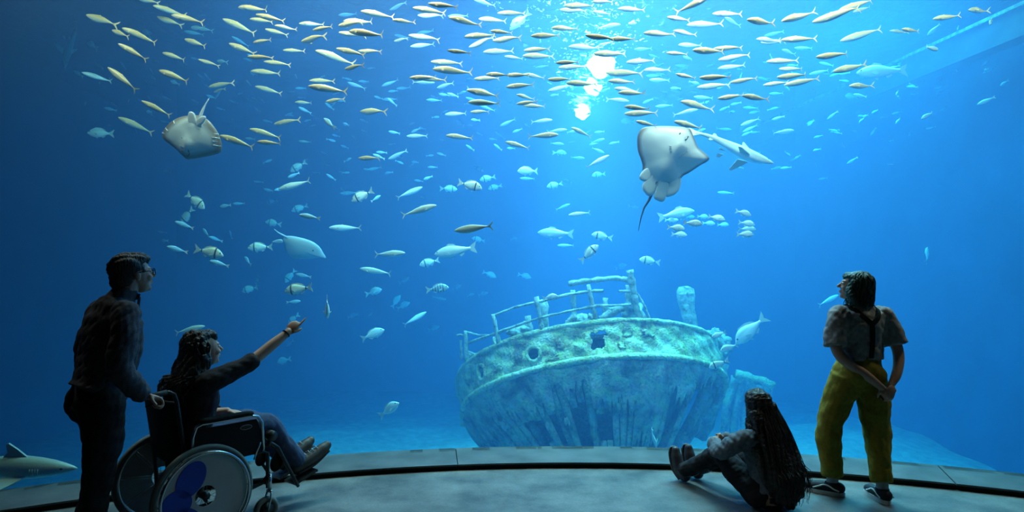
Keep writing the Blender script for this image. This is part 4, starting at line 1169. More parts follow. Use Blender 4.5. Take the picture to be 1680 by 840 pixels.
def limb(m, pts, rad, n=14, ends=True, flat=None, t0=0.0, t1=1.0, add=0.0, sub=6):
    p, r = spline(pts, rad, sub)
    a, b = int(round(t0 * (len(p) - 1))), int(round(t1 * (len(p) - 1)))
    p, r = p[a:b + 1], [q + add for q in r[a:b + 1]]
    m.tube(p, r, n, flat=flat)
    if ends:
        for k in (0, -1): m.ell(p[k], (r[k], r[k], r[k]), nu=12, nv=8)
    return m

def trunk(m, rows, n=24, add=0.0, cap=True):
    """Rings across the spine: rows (x, y, z, half depth, half width)."""
    C = [Vector(r_[:3]) for r_ in rows]
    full = []
    cc, dd = spline(C, [r_[3] for r_ in rows]); _, ww = spline(C, [r_[4] for r_ in rows])
    rings = []
    for i, c in enumerate(cc):
        t = (cc[min(i + 1, len(cc) - 1)] - cc[max(i - 1, 0)]).normalized()
        f = (Vector((1, 0, 0)) - t * t.x).normalized(); l = t.cross(f)
        ring = []
        for k in range(n):
            a = 2 * math.pi * k / n
            ca, sa = math.cos(a), math.sin(a)
            e = 0.82   # squarish section
            ring.append(c + f * (dd[i] + add) * math.copysign(abs(ca) ** e, ca) + l * (ww[i] + add) * math.copysign(abs(sa) ** e, sa))
        rings.append(ring)
    m.loft(rings, cap=cap)
    return m

def baked(name, m, voxel, smooth, mat, parent, folds=0.0, fscale=14.0, seed=0, smooth_f=0.5):
    """Fuses overlapping closed shapes into one continuous skin and links it."""
    me = m.mesh(name)
    tmp = bpy.data.objects.new('tmp', me); COL.objects.link(tmp)
    r_ = tmp.modifiers.new('r', 'REMESH'); r_.mode = 'VOXEL'; r_.voxel_size = voxel
    if smooth:
        s_ = tmp.modifiers.new('s', 'SMOOTH'); s_.factor = smooth_f; s_.iterations = smooth
    dg = bpy.context.evaluated_depsgraph_get()
    out = bpy.data.meshes.new_from_object(tmp.evaluated_get(dg))
    bpy.data.objects.remove(tmp); bpy.data.meshes.remove(me)
    out.name = name
    if folds:
        n = len(out.vertices)
        co = np.empty(n * 3, np.float32); out.vertices.foreach_get('co', co); co = co.reshape(-1, 3)
        no = np.empty(n * 3, np.float32); out.vertices.foreach_get('normal', no); no = no.reshape(-1, 3)
        q = np.random.default_rng(seed); d = np.zeros(n)
        for k in range(9):
            w = q.normal(size=3) * fscale * (0.6 + 0.35 * k); ph = q.uniform(0, 6.28)
            wob = 0.6 * np.sin(co @ (q.normal(size=3) * fscale * 0.5) + q.uniform(0, 6))
            d += np.abs(np.sin(co @ w + ph + wob)) / (1 + 0.5 * k)
        d = d / d.std()
        co += no * (np.clip(d - d.mean(), -2, 2) * folds)[:, None]
        out.vertices.foreach_set('co', co.ravel())
    out.materials.clear(); out.materials.append(mat)
    out.shade_smooth(); out.update()
    return link(name, out, None, parent)

def head(m, c, q, s=1.0, female=False):
    """Skull, jaw, nose, lips and ears; q turns the head (x is the way it looks)."""
    c = Vector(c)
    def e(p, r_): m.ell(c + q @ (Vector(p) * s), [k * s for k in r_], q, nu=18, nv=12)
    e((-0.012, 0, 0.030), (0.098, 0.076, 0.090))
    e((0.018, 0, 0.000), (0.076, 0.066, 0.092))
    e((0.030, 0, -0.055), (0.056, 0.050, 0.058))
    e((0.062, 0, -0.088), (0.024, 0.026, 0.020))                      # chin
    e((0.074, 0, 0.028), (0.020, 0.048, 0.012))                       # brow
    for sd in (1, -1):
        e((0.058, sd * 0.034, -0.022), (0.030, 0.024, 0.026))           # cheek
        e((-0.008, sd * 0.077, -0.008), (0.018, 0.009, 0.030))          # ear
        e((0.090, sd * 0.011, -0.025), (0.010, 0.009, 0.008))           # nostril wing
    m.tube([c + q @ (Vector(p) * s) for p in ((0.086, 0, 0.020), (0.098, 0, 0.000), (0.112, 0, -0.018), (0.106, 0, -0.028))], [0.008 * s, 0.010 * s, 0.012 * s, 0.009 * s], 10)
    e((0.086, 0, -0.050), (0.014, 0.022, 0.006)); e((0.083, 0, -0.061), (0.014, 0.020, 0.006))
    return m

def eyes(parent, c, q, s=1.0):
    c = Vector(c)
    for sd in (1, -1):
        p = c + q @ (Vector((0.082, sd * 0.031, 0.010)) * s)
        o = MB().ell((0, 0, 0), (0.011 * s, 0.013 * s, 0.009 * s), q, nu=12, nv=8).build('eye', M_EYEWHITE, parent, loc=p)
        MB().ell(q @ Vector((0.008 * s, 0, 0)), (0.0045 * s, 0.006 * s, 0.006 * s), q, nu=10, nv=6).build('iris', M_EYE, o)

def hand(m, w, d, nrm, side, pose, s=1.0):
    """Palm and five fingers from wrist w along d; nrm points out of the back of the hand; side = +1 when the thumb lies at d x nrm."""
    w = Vector(w); d = Vector(d).normalized(); nrm = Vector(nrm); nrm = (nrm - d * nrm.dot(d)).normalized(); l = d.cross(nrm) * side
    q = Matrix((d, l, nrm)).transposed()
    m.ell(w + d * 0.048 * s, (0.056 * s, 0.041 * s, 0.016 * s), q, nu=14, nv=10)
    m.ell(w + d * 0.03 * s + l * 0.018 * s - nrm * 0.004, (0.036 * s, 0.022 * s, 0.017 * s), q)
    lens = (0.074, 0.082, 0.076, 0.060)
    for k in range(4):
        off = (1.5 - k) * 0.0195
        base = w + d * (0.088 - 0.006 * abs(k - 1)) * s + l * off * s
        curl = {'point': [0.05, 1.35, 1.45, 1.5][k], 'grip': 1.15, 'rest': 0.30 + 0.06 * k, 'flat': 0.12}[pose]
        fan = l * (0.11 * (1.5 - k)) if pose in ('rest', 'flat') else l * 0.0
        p = base; dirv = (d + fan).normalized(); a = 0.0
        pts = [p - dirv * 0.03 * s]
        for j, fr in enumerate((0.46, 0.30, 0.24)):
            a += curl * (0.75 if j == 0 else 1.0)
            v = dirv * math.cos(a) - nrm * math.sin(a)
            pts.append(p.copy()); p = p + v * lens[k] * fr * s
        pts.append(p)
        r0 = (0.0085, 0.009, 0.0085, 0.0075)[k] * s
        limb(m, pts, [r0, r0, r0 * 0.95, r0 * 0.9, r0 * 0.75], 8, sub=3)
    b = w + d * 0.022 * s + l * 0.032 * s
    tv = {'point': (d * 0.85 + l * 0.35 - nrm * 0.5), 'grip': (d * 0.5 + l * 0.3 - nrm * 0.9), 'rest': (d * 0.8 + l * 0.65 - nrm * 0.2), 'flat': (d * 0.7 + l * 0.7)}[pose].normalized()
    limb(m, [b, b + tv * 0.03 * s, b + (tv + d * 0.25).normalized() * 0.062 * s], [0.0125 * s, 0.011 * s, 0.0085 * s], 8, sub=3)

SKIN = plain('skin', (0.52, 0.30, 0.22), rough=0.5, spec=0.4, vary=0.06, scale=30)
M_EYEWHITE = plain('eye_white', (0.75, 0.74, 0.72), rough=0.2)
def cloth(name, col, **kw):
    m = plain(name, col, rough=0.85, spec=0.2, vary=kw.get('vary', 0.15), scale=kw.get('scale', 40), bump=0.25, bscale=220)
    return m
def hair_mat(name, col):
    m = plain(name, col, rough=0.45, spec=0.5, vary=0.4, scale=60)
    nt = m.node_tree; N = nt.nodes.new; L = nt.links.new; b = nt.nodes['Principled BSDF']
    tc = N('ShaderNodeTexCoord'); mp = N('ShaderNodeMapping'); mp.inputs['Scale'].default_value = (160, 160, 8)
    t = N('ShaderNodeTexNoise'); t.inputs['Scale'].default_value = 1.0
    L(tc.outputs['Object'], mp.inputs[0]); L(mp.outputs[0], t.inputs['Vector'])
    bp = N('ShaderNodeBump'); bp.inputs['Strength'].default_value = 0.8; bp.inputs['Distance'].default_value = 0.01
    L(t.outputs['Fac'], bp.inputs['Height']); L(bp.outputs['Normal'], b.inputs['Normal'])
    return m
def turn(yaw=0.0, pitch=0.0, roll=0.0):
    """Head turn: yaw to the left, pitch up."""
    return Matrix.Rotation(yaw, 3, 'Z') @ Matrix.Rotation(-pitch, 3, 'Y') @ Matrix.Rotation(roll, 3, 'X')

def strands(name, paths, r, mat, parent, seed=0, wave=0.006, n=5):
    """Locks of hair lying over the hair mass, as one part."""
    q = random.Random(seed); m = MB()
    for p in paths:
        pts, _ = spline(p, [r] * len(p), 6); ph = q.uniform(0, 6)
        pts = [v + Vector((math.sin(ph + 1.1 * i) * wave, math.cos(1.7 * ph + 1.3 * i) * wave, 0)) for i, v in enumerate(pts)]
        m.tube(pts, [r * (1 - 0.75 * i / len(pts)) for i in range(len(pts))], n)
    return tag(m.build(name, mat, parent), kind='stuff')

HEAD_A = R(51.5)     # heading of the chair and of the man who pushes it

# ---------------------------------------------------------------- the man
man = empty('person', (-2.42, 3.42, 0), HEAD_A)
tag(man, 'man in dark shirt and glasses standing behind the wheelchair and pushing it', 'person')
q = turn(0.0, 0.14)
hc = Vector((0.268, 0, 1.632))
mb = MB()
head(mb, hc, q, 1.0)
limb(mb, [(0.20, 0, 1.46), (0.225, 0, 1.53), (0.245, 0, 1.60)], [0.072, 0.060, 0.058])
TM = [(0.075, 0, 0.90, 0.105, 0.155), (0.095, 0, 1.00, 0.115, 0.160), (0.13, 0, 1.12, 0.125, 0.160), (0.155, 0, 1.26, 0.128, 0.175), (0.165, 0, 1.36, 0.115, 0.185), (0.175, 0, 1.43, 0.085, 0.150), (0.19, 0, 1.48, 0.06, 0.075)]
trunk(mb, TM)
arms = {-1: [(0.165, -0.185, 1.405), (0.135, -0.245, 1.27), (0.105, -0.265, 1.12), (0.165, -0.262, 1.02), (0.232, -0.252, 0.948)],
        1: [(0.165, 0.185, 1.405), (0.135, 0.245, 1.27), (0.105, 0.265, 1.12), (0.165, 0.255, 1.02), (0.232, 0.235, 0.948)]}
AR = [0.062, 0.056, 0.045, 0.042, 0.030]
legs = {-1: [(0.075, -0.085, 0.92), (0.075, -0.100, 0.72), (0.055, -0.105, 0.50), (0.015, -0.11, 0.28), (-0.015, -0.115, 0.085)],
        1: [(0.085, 0.085, 0.92), (0.125, 0.100, 0.72), (0.130, 0.105, 0.50), (0.085, 0.11, 0.28), (0.045, 0.115, 0.085)]}
LR = [0.105, 0.088, 0.064, 0.056, 0.042]
for s in (-1, 1):
    limb(mb, arms[s], AR); limb(mb, legs[s], LR)
    a = legs[s][-1]
    limb(mb, [(a[0] - 0.03, a[1], 0.05), (a[0] + 0.08, a[1], 0.045), (a[0] + 0.17, a[1], 0.035)], [0.036, 0.036, 0.028])
    w = arms[s][-1]
    hand(mb, w, (0.8, 0.05 * s, -0.35), (0.25, 0.25 * -s, 1.0) if s < 0 else (0.25, 0.2, 1.0), -s, 'grip', 0.98)
baked('body', mb, 0.0045, 3, SKIN, man)
eyes(man, hc, q)
sh = MB(); trunk(sh, [(0.075, 0, 0.955, 0.125, 0.168)] + TM[1:], add=0.016)
for s in (-1, 1): limb(sh, arms[s], [k + 0.018 for k in AR], t0=0.0, t1=0.93)
sh.ell((0.16, 0, 1.42), (0.09, 0.17, 0.06))
limb(sh, [(0.195, 0, 1.47), (0.215, 0, 1.51)], [0.078, 0.072], flat=(1.0, 1.0))
M_SHIRT = cloth('charcoal_shirt', (0.085, 0.085, 0.105))
shirt = baked('shirt', sh, 0.008, 4, M_SHIRT, man, folds=0.0045, fscale=13, seed=2)
tr = MB(); trunk(tr, [(0.07, 0, 0.86, 0.118, 0.165)] + TM[:3], add=0.006)
for s in (-1, 1): limb(tr, legs[s], [k + 0.014 for k in LR[:4]] + [0.064], t0=0.0, t1=1.0)
tr.ell((0.04, 0.07, 0.90), (0.095, 0.075, 0.12)); tr.ell((0.04, -0.07, 0.90), (0.095, 0.075, 0.12))
baked('trousers', tr, 0.008, 6, cloth('black_jeans', (0.020, 0.022, 0.030)), man, folds=0.0045, fscale=12, seed=3)
cl = MB()
for sd in (1, -1):
    cl.prism([(0.0, 0.0), (0.045, -0.005), (0.055, 0.03), (0.005, 0.04)], 0.008, Matrix.Rotation(sd * 0.5, 3, 'Z'), (0.235, sd * 0.035, 1.488))
cl.box((0.285, 0, 1.37), (0.006, 0.03, 0.26), Matrix.Rotation(R(6), 3, 'Y'))
sc_ = cl.build('placket', M_SHIRT, man, smooth=False)
hr = MB()
def he(m, p, r_, c=hc, q_=q): m.ell(c + q_ @ Vector(p), r_, q_, nu=20, nv=14)
he(hr, (-0.030, 0, 0.042), (0.102, 0.086, 0.090)); he(hr, (0.012, 0, 0.085), (0.085, 0.072, 0.042)); he(hr, (-0.068, 0, -0.02), (0.060, 0.072, 0.075)); he(hr, (0.055, 0.0, 0.088), (0.045, 0.055, 0.025))
M_BROWNHAIR = hair_mat('dark_brown_hair', (0.030, 0.020, 0.014))
baked('hair', hr, 0.006, 3, M_BROWNHAIR, man, folds=0.004, fscale=40, seed=5)
gl = MB()
for sd in (1, -1):
    cc = hc + q @ Vector((0.102, sd * 0.033, 0.006))
    e1, e2 = q @ Vector((0.15 * -1, sd * 1.0, 0)).normalized(), q @ Vector((0, 0, 1))
    ring = []
    for k in range(16):
        a = 2 * math.pi * k / 16
        ring.append(cc + e1 * 0.025 * math.copysign(abs(math.cos(a)) ** 0.6, math.cos(a)) + e2 * 0.019 * math.copysign(abs(math.sin(a)) ** 0.6, math.sin(a)))
    gl.tube(ring, 0.0028, 6, closed=True)
    gl.tube([cc + e1 * 0.026 + e2 * 0.008, hc + q @ Vector((0.05, sd * 0.079, 0.014)), hc + q @ Vector((-0.01, sd * 0.082, 0.010)), hc + q @ Vector((-0.022, sd * 0.080, -0.008))], 0.0028, 6)
gl.tube([hc + q @ Vector((0.108, 0.009, 0.012)), hc + q @ Vector((0.111, 0, 0.015)), hc + q @ Vector((0.108, -0.009, 0.012))], 0.0026, 6)
gl.build('glasses', plain('black_plastic', (0.01, 0.01, 0.012), rough=0.25), man)
M_DARKSHOE = plain('dark_leather', (0.02, 0.02, 0.022), rough=0.45)
for s in (-1, 1):
    a = legs[s][-1]; m = MB()
    limb(m, [(a[0] - 0.045, a[1], 0.062), (a[0] + 0.06, a[1], 0.055), (a[0] + 0.17, a[1], 0.042), (a[0] + 0.205, a[1], 0.036)], [0.047, 0.048, 0.042, 0.034])
    limb(m, [(a[0], a[1], 0.06), (a[0], a[1], 0.12)], [0.05, 0.052])
    m.v = [(x, y, max(z, 0.004)) for x, y, z in m.v]
    baked('shoe', m, 0.008, 2, M_DARKSHOE, man)

# ---------------------------------------------------------------- the seated woman
CH = (-2.08, 3.85)
wom = empty('person', (CH[0], CH[1], 0), HEAD_A)
tag(wom, 'woman with long curly hair sitting in the wheelchair and pointing at the fish', 'person')
q = turn(-0.05, 0.10); hc = Vector((0.135, 0, 1.152))
mb = MB(); head(mb, hc, q, 0.97, True)
limb(mb, [(0.075, 0, 1.0), (0.09, 0, 1.05), (0.115, 0, 1.12)], [0.060, 0.050, 0.050])
TW = [(0.03, 0, 0.50, 0.105, 0.165), (0.03, 0, 0.60, 0.110, 0.155), (0.045, 0, 0.72, 0.105, 0.138), (0.07, 0, 0.84, 0.115, 0.150), (0.07, 0, 0.93, 0.098, 0.158), (0.068, 0, 0.985, 0.07, 0.115), (0.078, 0, 1.03, 0.05, 0.06)]
trunk(mb, TW)
arms = {-1: [(0.075, -0.155, 0.955), (0.21, -0.185, 1.01), (0.345, -0.20, 1.07), (0.475, -0.21, 1.16), (0.60, -0.22, 1.248)],
        1: [(0.07, 0.155, 0.955), (0.10, 0.20, 0.83), (0.12, 0.205, 0.715), (0.22, 0.13, 0.705), (0.315, 0.06, 0.715)]}
AW = [0.052, 0.045, 0.039, 0.036, 0.025]
for s in (-1, 1): limb(mb, arms[s], AW)
hand(mb, arms[-1][-1], (0.62, -0.02, 0.62), (-0.35, -0.55, 0.5), 1, 'point', 0.95)
hand(mb, arms[1][-1], (0.85, -0.45, -0.22), (0.15, 0.0, 1.0), 1, 'rest', 0.95)
legs = {s: [(0.06, s * 0.085, 0.56), (0.28, s * 0.10, 0.595), (0.50, s * 0.105, 0.615), (0.62, s * 0.10, 0.46), (0.755, s * 0.095, 0.30)] for s in (-1, 1)}
LW = [0.095, 0.088, 0.064, 0.056, 0.042]
for s in (-1, 1):
    limb(mb, legs[s], LW)
    limb(mb, [(0.75, s * 0.095, 0.27), (0.85, s * 0.10, 0.295), (0.95, s * 0.105, 0.33)], [0.036, 0.034, 0.026])
baked('body', mb, 0.0045, 3, SKIN, wom)
eyes(wom, hc, q, 0.97)
sh = MB(); trunk(sh, TW[:6], add=0.014)
limb(sh, arms[-1], [k + 0.020 for k in AW], t0=0.0, t1=0.52, ends=True)
limb(sh, arms[1], [k + 0.020 for k in AW], t0=0.0, t1=0.55)
baked('top', sh, 0.008, 4, cloth('black_jersey', (0.030, 0.026, 0.032)), wom, folds=0.004, fscale=13, seed=12)
tr = MB()
for s in (-1, 1): limb(tr, legs[s], [k + 0.012 for k in LW[:4]] + [0.062], t0=0.0, t1=0.97)
tr.ell((0.05, 0, 0.56), (0.13, 0.18, 0.10))
baked('jeans', tr, 0.008, 4, cloth('blue_denim', (0.055, 0.08, 0.15)), wom, folds=0.004, fscale=13, seed=13)
for s in (-1, 1):
    m = MB()
    limb(m, [(0.725, s * 0.095, 0.262), (0.84, s * 0.10, 0.298), (0.94, s * 0.105, 0.345), (0.985, s * 0.107, 0.372)], [0.046, 0.050, 0.045, 0.034])
    limb(m, [(0.735, s * 0.095, 0.29), (0.70, s * 0.095, 0.38)], [0.052, 0.056])
    sh_ = baked('boot', m, 0.007, 2, plain('brown_boot', (0.045, 0.042, 0.042), rough=0.5), wom)
    so = MB()
    limb(so, [(0.735, s * 0.095, 0.222), (0.86, s * 0.10, 0.258), (0.99, s * 0.107, 0.335)], [0.028, 0.030, 0.024], flat=(1.5, 0.55), ends=False)
    so.build('sole', plain('boot_sole', (0.03, 0.03, 0.03), rough=0.8), sh_)
    lc = MB()
    for k in range(4):
        b_ = Vector((0.80 + 0.03 * k, s * 0.10, 0.345 + 0.011 * k)); lc.tube([b_ + Vector((0, -0.03, -0.008)), b_ + Vector((0, 0, 0.006)), b_ + Vector((0, 0.03, -0.008))], 0.0035, 5)
    tag(lc.build('lace', plain('boot_lace', (0.35, 0.33, 0.3)), sh_), kind='stuff')
hr = MB()
def he(m, p, r_, c=hc, q_=q): m.ell(c + q_ @ Vector(p), r_, q_, nu=20, nv=14)
he(hr, (-0.040, 0, 0.040), (0.100, 0.090, 0.092)); he(hr, (-0.002, 0, 0.078), (0.082, 0.074, 0.050)); he(hr, (-0.075, 0, -0.05), (0.085, 0.100, 0.11))
limb(hr, [hc + Vector((-0.06, 0, -0.02)), (0.03, 0, 1.02), (-0.015, 0, 0.92), (-0.05, 0, 0.80), (-0.06, 0, 0.70)], [0.085, 0.085, 0.078, 0.066, 0.035], flat=(1.55, 0.85))
for sd in (1, -1): limb(hr, [hc + Vector((-0.035, sd * 0.075, 0.02)), hc + Vector((-0.055, sd * 0.092, -0.10)), (0.03, sd * 0.11, 0.97), (0.01, sd * 0.105, 0.86)], [0.03, 0.042, 0.045, 0.02])
M_BLACKHAIR = hair_mat('black_hair', (0.018, 0.012, 0.010))
hair = baked('hair', hr, 0.007, 3, M_BLACKHAIR, wom, folds=0.006, fscale=30, seed=15)
rr_ = random.Random(8); paths = []
for k in range(70):
    a = rr_.uniform(-1.75, 1.75); d0 = Vector((-math.cos(a) * 0.10 - 0.03, math.sin(a) * 0.10, rr_.uniform(-0.06, 0.06)))
    e0 = hc + d0; lw = rr_.uniform(0.72, 0.98)
    paths.append([e0, Vector((e0.x - 0.02, e0.y * 1.15, 1.02)), Vector((-0.02 - 0.09 * math.cos(a) + (0.98 - lw) * -0.1, math.sin(a) * 0.14, (1.02 + lw) / 2)), Vector((-0.03 - 0.085 * math.cos(a), math.sin(a) * 0.13, lw))])
strands('curls', paths, 0.007, M_BLACKHAIR, hair, 3, 0.010)
MB().tube([Vector((0.583, -0.2185, 1.236)) + (Vector((0.8, -0.06, 0.6)).cross(Vector((0, 1, 0))).normalized() * math.cos(a) + Vector((0, 1, 0)) * math.sin(a)) * 0.0275 for a in [6.2832 * k / 16 for k in range(16)]], 0.005, 6, closed=True).build('bracelet', M_DARKSHOE, wom)

# ---------------------------------------------------------------- the girl on the floor
girl = empty('person', (1.83, 4.30, 0), R(124.5))
tag(girl, 'long-haired girl sitting on the floor with legs stretched towards the ledge', 'person')
q = turn(-0.60, 0.06); hc = Vector((0.115, 0, 0.700))
mb = MB(); head(mb, hc, q, 0.96)
limb(mb, [(0.075, 0, 0.53), (0.085, 0, 0.60), (0.105, 0, 0.665)], [0.055, 0.046, 0.048])
TG = [(0.0, 0, 0.055, 0.10, 0.15), (0.0, 0, 0.13, 0.11, 0.155), (0.02, 0, 0.26, 0.10, 0.130), (0.05, 0, 0.38, 0.105, 0.145), (0.065, 0, 0.47, 0.09, 0.155), (0.075, 0, 0.52, 0.065, 0.105), (0.085, 0, 0.56, 0.048, 0.055)]
trunk(mb, TG)
arms = {s: [(0.07, s * 0.155, 0.485), (0.17, s * 0.205, 0.425), (0.275, s * 0.205, 0.365), (0.36, s * 0.14, 0.375), (0.43, s * 0.05, 0.385)] for s in (-1, 1)}
for s in (-1, 1): limb(mb, arms[s], AW); hand(mb, arms[s][-1], (0.5, -s * 0.85, -0.1), (0.85, s * 0.4, 0.3), s, 'rest', 0.9)
legs = {-1: [(0.02, -0.085, 0.10), (0.20, -0.10, 0.20), (0.38, -0.10, 0.30), (0.55, -0.085, 0.19), (0.70, -0.07, 0.095)],
        1: [(0.02, 0.085, 0.10), (0.19, 0.10, 0.20), (0.36, 0.105, 0.30), (0.55, 0.09, 0.19), (0.71, 0.075, 0.095)]}
LG = [0.092, 0.080, 0.058, 0.052, 0.040]
for s in (-1, 1):
    limb(mb, legs[s], LG); a = legs[s][-1]
    limb(mb, [(a[0] + 0.01, a[1], 0.06), (a[0] + 0.055, a[1], 0.14), (a[0] + 0.075, a[1], 0.21)], [0.034, 0.034, 0.026])
baked('body', mb, 0.005, 3, SKIN, girl)
eyes(girl, hc, q, 0.96)
sh = MB(); trunk(sh, TG[1:6], add=0.02)
for s in (-1, 1): limb(sh, arms[s], [0.075, 0.068, 0.062, 0.058, 0.045], t0=0.0, t1=0.92)
baked('denim_jacket', sh, 0.008, 4, cloth('washed_denim', (0.13, 0.15, 0.18)), girl, folds=0.006, fscale=14, seed=22)
tr = MB()
for s in (-1, 1): limb(tr, legs[s], [k + 0.013 for k in LG[:4]] + [0.058], t1=0.97)
tr.ell((0.0, 0, 0.105), (0.125, 0.175, 0.098))
tr.v = [(x, y, max(z, 0.006)) for x, y, z in tr.v]
baked('trousers', tr, 0.008, 4, cloth('dark_trousers', (0.022, 0.022, 0.028)), girl, folds=0.005, fscale=13, seed=23)
for s in (-1, 1):
    a = legs[s][-1]; m = MB()
    limb(m, [(a[0] - 0.01, a[1], 0.052), (a[0] + 0.045, a[1], 0.10), (a[0] + 0.075, a[1], 0.18), (a[0] + 0.085, a[1], 0.235)], [0.046, 0.050, 0.046, 0.034])
    limb(m, [(a[0] + 0.0, a[1], 0.085), (a[0] - 0.085, a[1], 0.13)], [0.054, 0.058])
    m.v = [(x, y, max(z, 0.005)) for x, y, z in m.v]
    b_ = baked('boot', m, 0.007, 2, plain('dark_blue_boot', (0.05, 0.055, 0.075), rough=0.45), girl)
    so = MB(); limb(so, [(a[0] + 0.025, a[1], 0.022), (a[0] + 0.085, a[1], 0.09), (a[0] + 0.118, a[1], 0.20), (a[0] + 0.112, a[1], 0.262)], [0.026, 0.03, 0.03, 0.02], flat=(1.5, 0.5), ends=False)
    so.v = [(x, y, max(z, 0.003)) for x, y, z in so.v]
    so.build('sole', plain('grey_sole', (0.10, 0.10, 0.11), rough=0.8), b_)
hr = MB()
def he(m, p, r_, c=hc, q_=q): m.ell(c + q_ @ Vector(p), r_, q_, nu=20, nv=14)
he(hr, (-0.028, 0, 0.034), (0.104, 0.090, 0.092)); he(hr, (-0.045, 0, -0.05), (0.080, 0.095, 0.11)); he(hr, (0.01, 0, 0.06), (0.08, 0.072, 0.052))
limb(hr, [hc + Vector((-0.05, 0, -0.02)), (0.0, 0, 0.55), (-0.075, 0, 0.40), (-0.115, 0, 0.24), (-0.14, 0, 0.12), (-0.145, 0, 0.07)], [0.085, 0.095, 0.095, 0.10, 0.085, 0.045], flat=(1.75, 0.72))
for sd in (1, -1): limb(hr, [hc + Vector((-0.01, sd * 0.07, 0.02)), hc + Vector((-0.02, sd * 0.09, -0.12)), (0.02, sd * 0.13, 0.44), (-0.05, sd * 0.15, 0.28), (-0.09, sd * 0.14, 0.14)], [0.03, 0.042, 0.05, 0.045, 0.02])
hair = baked('hair', hr, 0.007, 3, M_BLACKHAIR, girl, folds=0.005, fscale=30, seed=25)
paths = []
for k in range(90):
    y0 = rr_.uniform(-1, 1); lw = rr_.uniform(0.05, 0.22)
    paths.append([hc + Vector((-0.03 - 0.09 * math.sqrt(1 - y0 * y0 * 0.8), y0 * 0.085, 0.03)), Vector((-0.065 - 0.03 * (1 - y0 * y0), y0 * 0.14, 0.52)),
                  Vector((-0.135 - 0.03 * (1 - y0 * y0), y0 * 0.168, 0.33)), Vector((-0.185 - 0.03 * (1 - y0 * y0), y0 * 0.18 + rr_.uniform(-0.02, 0.02), (0.33 + lw) / 2)), Vector((-0.20, y0 * 0.175 + rr_.uniform(-0.03, 0.03), lw))])
strands('hair_strands', paths, 0.0042, M_BLACKHAIR, hair, 5, 0.004)

# ---------------------------------------------------------------- the standing woman
lady = empty('person', (2.57, 4.52, 0), R(98))
tag(lady, 'woman in mustard trousers and braces standing with hands clasped behind her back', 'person')
q = turn(R(58), 0.20); hc = Vector((0.02, 0.02, 1.556))
mb = MB(); head(mb, hc, q, 0.95)
limb(mb, [(-0.005, 0, 1.39), (0.0, 0.0, 1.45), (0.008, 0.01, 1.52)], [0.058, 0.047, 0.048])
TL = [(0.0, 0.0, 0.84, 0.105, 0.160), (-0.005, 0.0, 0.92, 0.115, 0.168), (0.0, -0.01, 1.04, 0.095, 0.132), (0.0, -0.01, 1.16, 0.10, 0.140), (-0.005, -0.01, 1.27, 0.105, 0.160), (-0.01, 0, 1.345, 0.085, 0.165), (-0.01, 0, 1.39, 0.062, 0.115), (-0.005, 0, 1.425, 0.046, 0.055)]
trunk(mb, TL)
arms = {1: [(-0.01, 0.165, 1.355), (-0.035, 0.215, 1.20), (-0.075, 0.205, 1.055), (-0.135, 0.06, 0.93), (-0.165, -0.055, 0.835)],
        -1: [(-0.01, -0.175, 1.345), (-0.035, -0.245, 1.20), (-0.075, -0.265, 1.055), (-0.135, -0.20, 0.93), (-0.165, -0.125, 0.845)]}
AL = [0.050, 0.044, 0.038, 0.034, 0.024]
for s in (-1, 1): limb(mb, arms[s], AL)
hand(mb, arms[1][-1], (-0.12, -0.55, -0.85), (-1.0, 0.0, 0.15), 1, 'grip', 0.92)
hand(mb, (-0.185, -0.118, 0.845), (-0.1, 0.35, -0.9), (-1.0, 0.1, 0.1), -1, 'grip', 0.92)
legs = {1: [(0.0, 0.085, 0.88), (0.04, 0.145, 0.70), (0.075, 0.185, 0.49), (0.07, 0.175, 0.27), (0.065, 0.165, 0.085)],
        -1: [(-0.005, -0.085, 0.88), (-0.03, -0.10, 0.70), (-0.05, -0.105, 0.49), (-0.085, -0.105, 0.27), (-0.115, -0.10, 0.085)]}
LL = [0.098, 0.082, 0.056, 0.048, 0.036]
for s in (-1, 1): limb(mb, legs[s], LL)
FD = {1: Vector((0.72, 0.69, 0)), -1: Vector((0.98, -0.15, 0))}
for s in (-1, 1):
    a = Vector(legs[s][-1]); d = FD[s].normalized()
    limb(mb, [a + Vector((0, 0, -0.035)) - d * 0.03, a + d * 0.07 + Vector((0, 0, -0.045)), a + d * 0.15 + Vector((0, 0, -0.055))], [0.033, 0.033, 0.025])
baked('body', mb, 0.0045, 3, SKIN, lady)
eyes(lady, hc, q, 0.95)
sh = MB(); trunk(sh, [(-0.0, -0.01, 1.02, 0.105, 0.142)] + TL[3:7] + [(-0.008, 0, 1.425, 0.052, 0.068)], add=0.018)
for s in (-1, 1): limb(sh, arms[s], [0.082, 0.078, 0.074, 0.07, 0.07], t0=0.0, t1=0.36, ends=False, n=18)
for s in (-1, 1): sh.ell(arms[s][0], (0.08, 0.075, 0.075))
baked('shirt', sh, 0.008, 4, cloth('pale_grey_jersey', (0.32, 0.30, 0.30)), lady, folds=0.005, fscale=15, seed=32)
tr = MB(); trunk(tr, [(0.0, 0, 0.80, 0.10, 0.16)] + TL[:3] + [(0.0, -0.01, 1.06, 0.098, 0.135)], add=0.014)
WID = {1: [0.122, 0.105, 0.094, 0.076, 0.068], -1: [0.122, 0.105, 0.092, 0.078, 0.072]}
for s in (-1, 1):
    l = [Vector(p) for p in legs[s]]; l[-1] = l[-1] + Vector((0, 0, 0.055))
    limb(tr, l, WID[s], ends=False, n=18); tr.ell(l[0], (0.115, 0.115, 0.10))
tr.ell((-0.06, 0.075, 0.90), (0.085, 0.09, 0.10)); tr.ell((-0.06, -0.075, 0.90), (0.085, 0.09, 0.10))
M_MUSTARD = cloth('mustard_twill', (0.30, 0.225, 0.03))
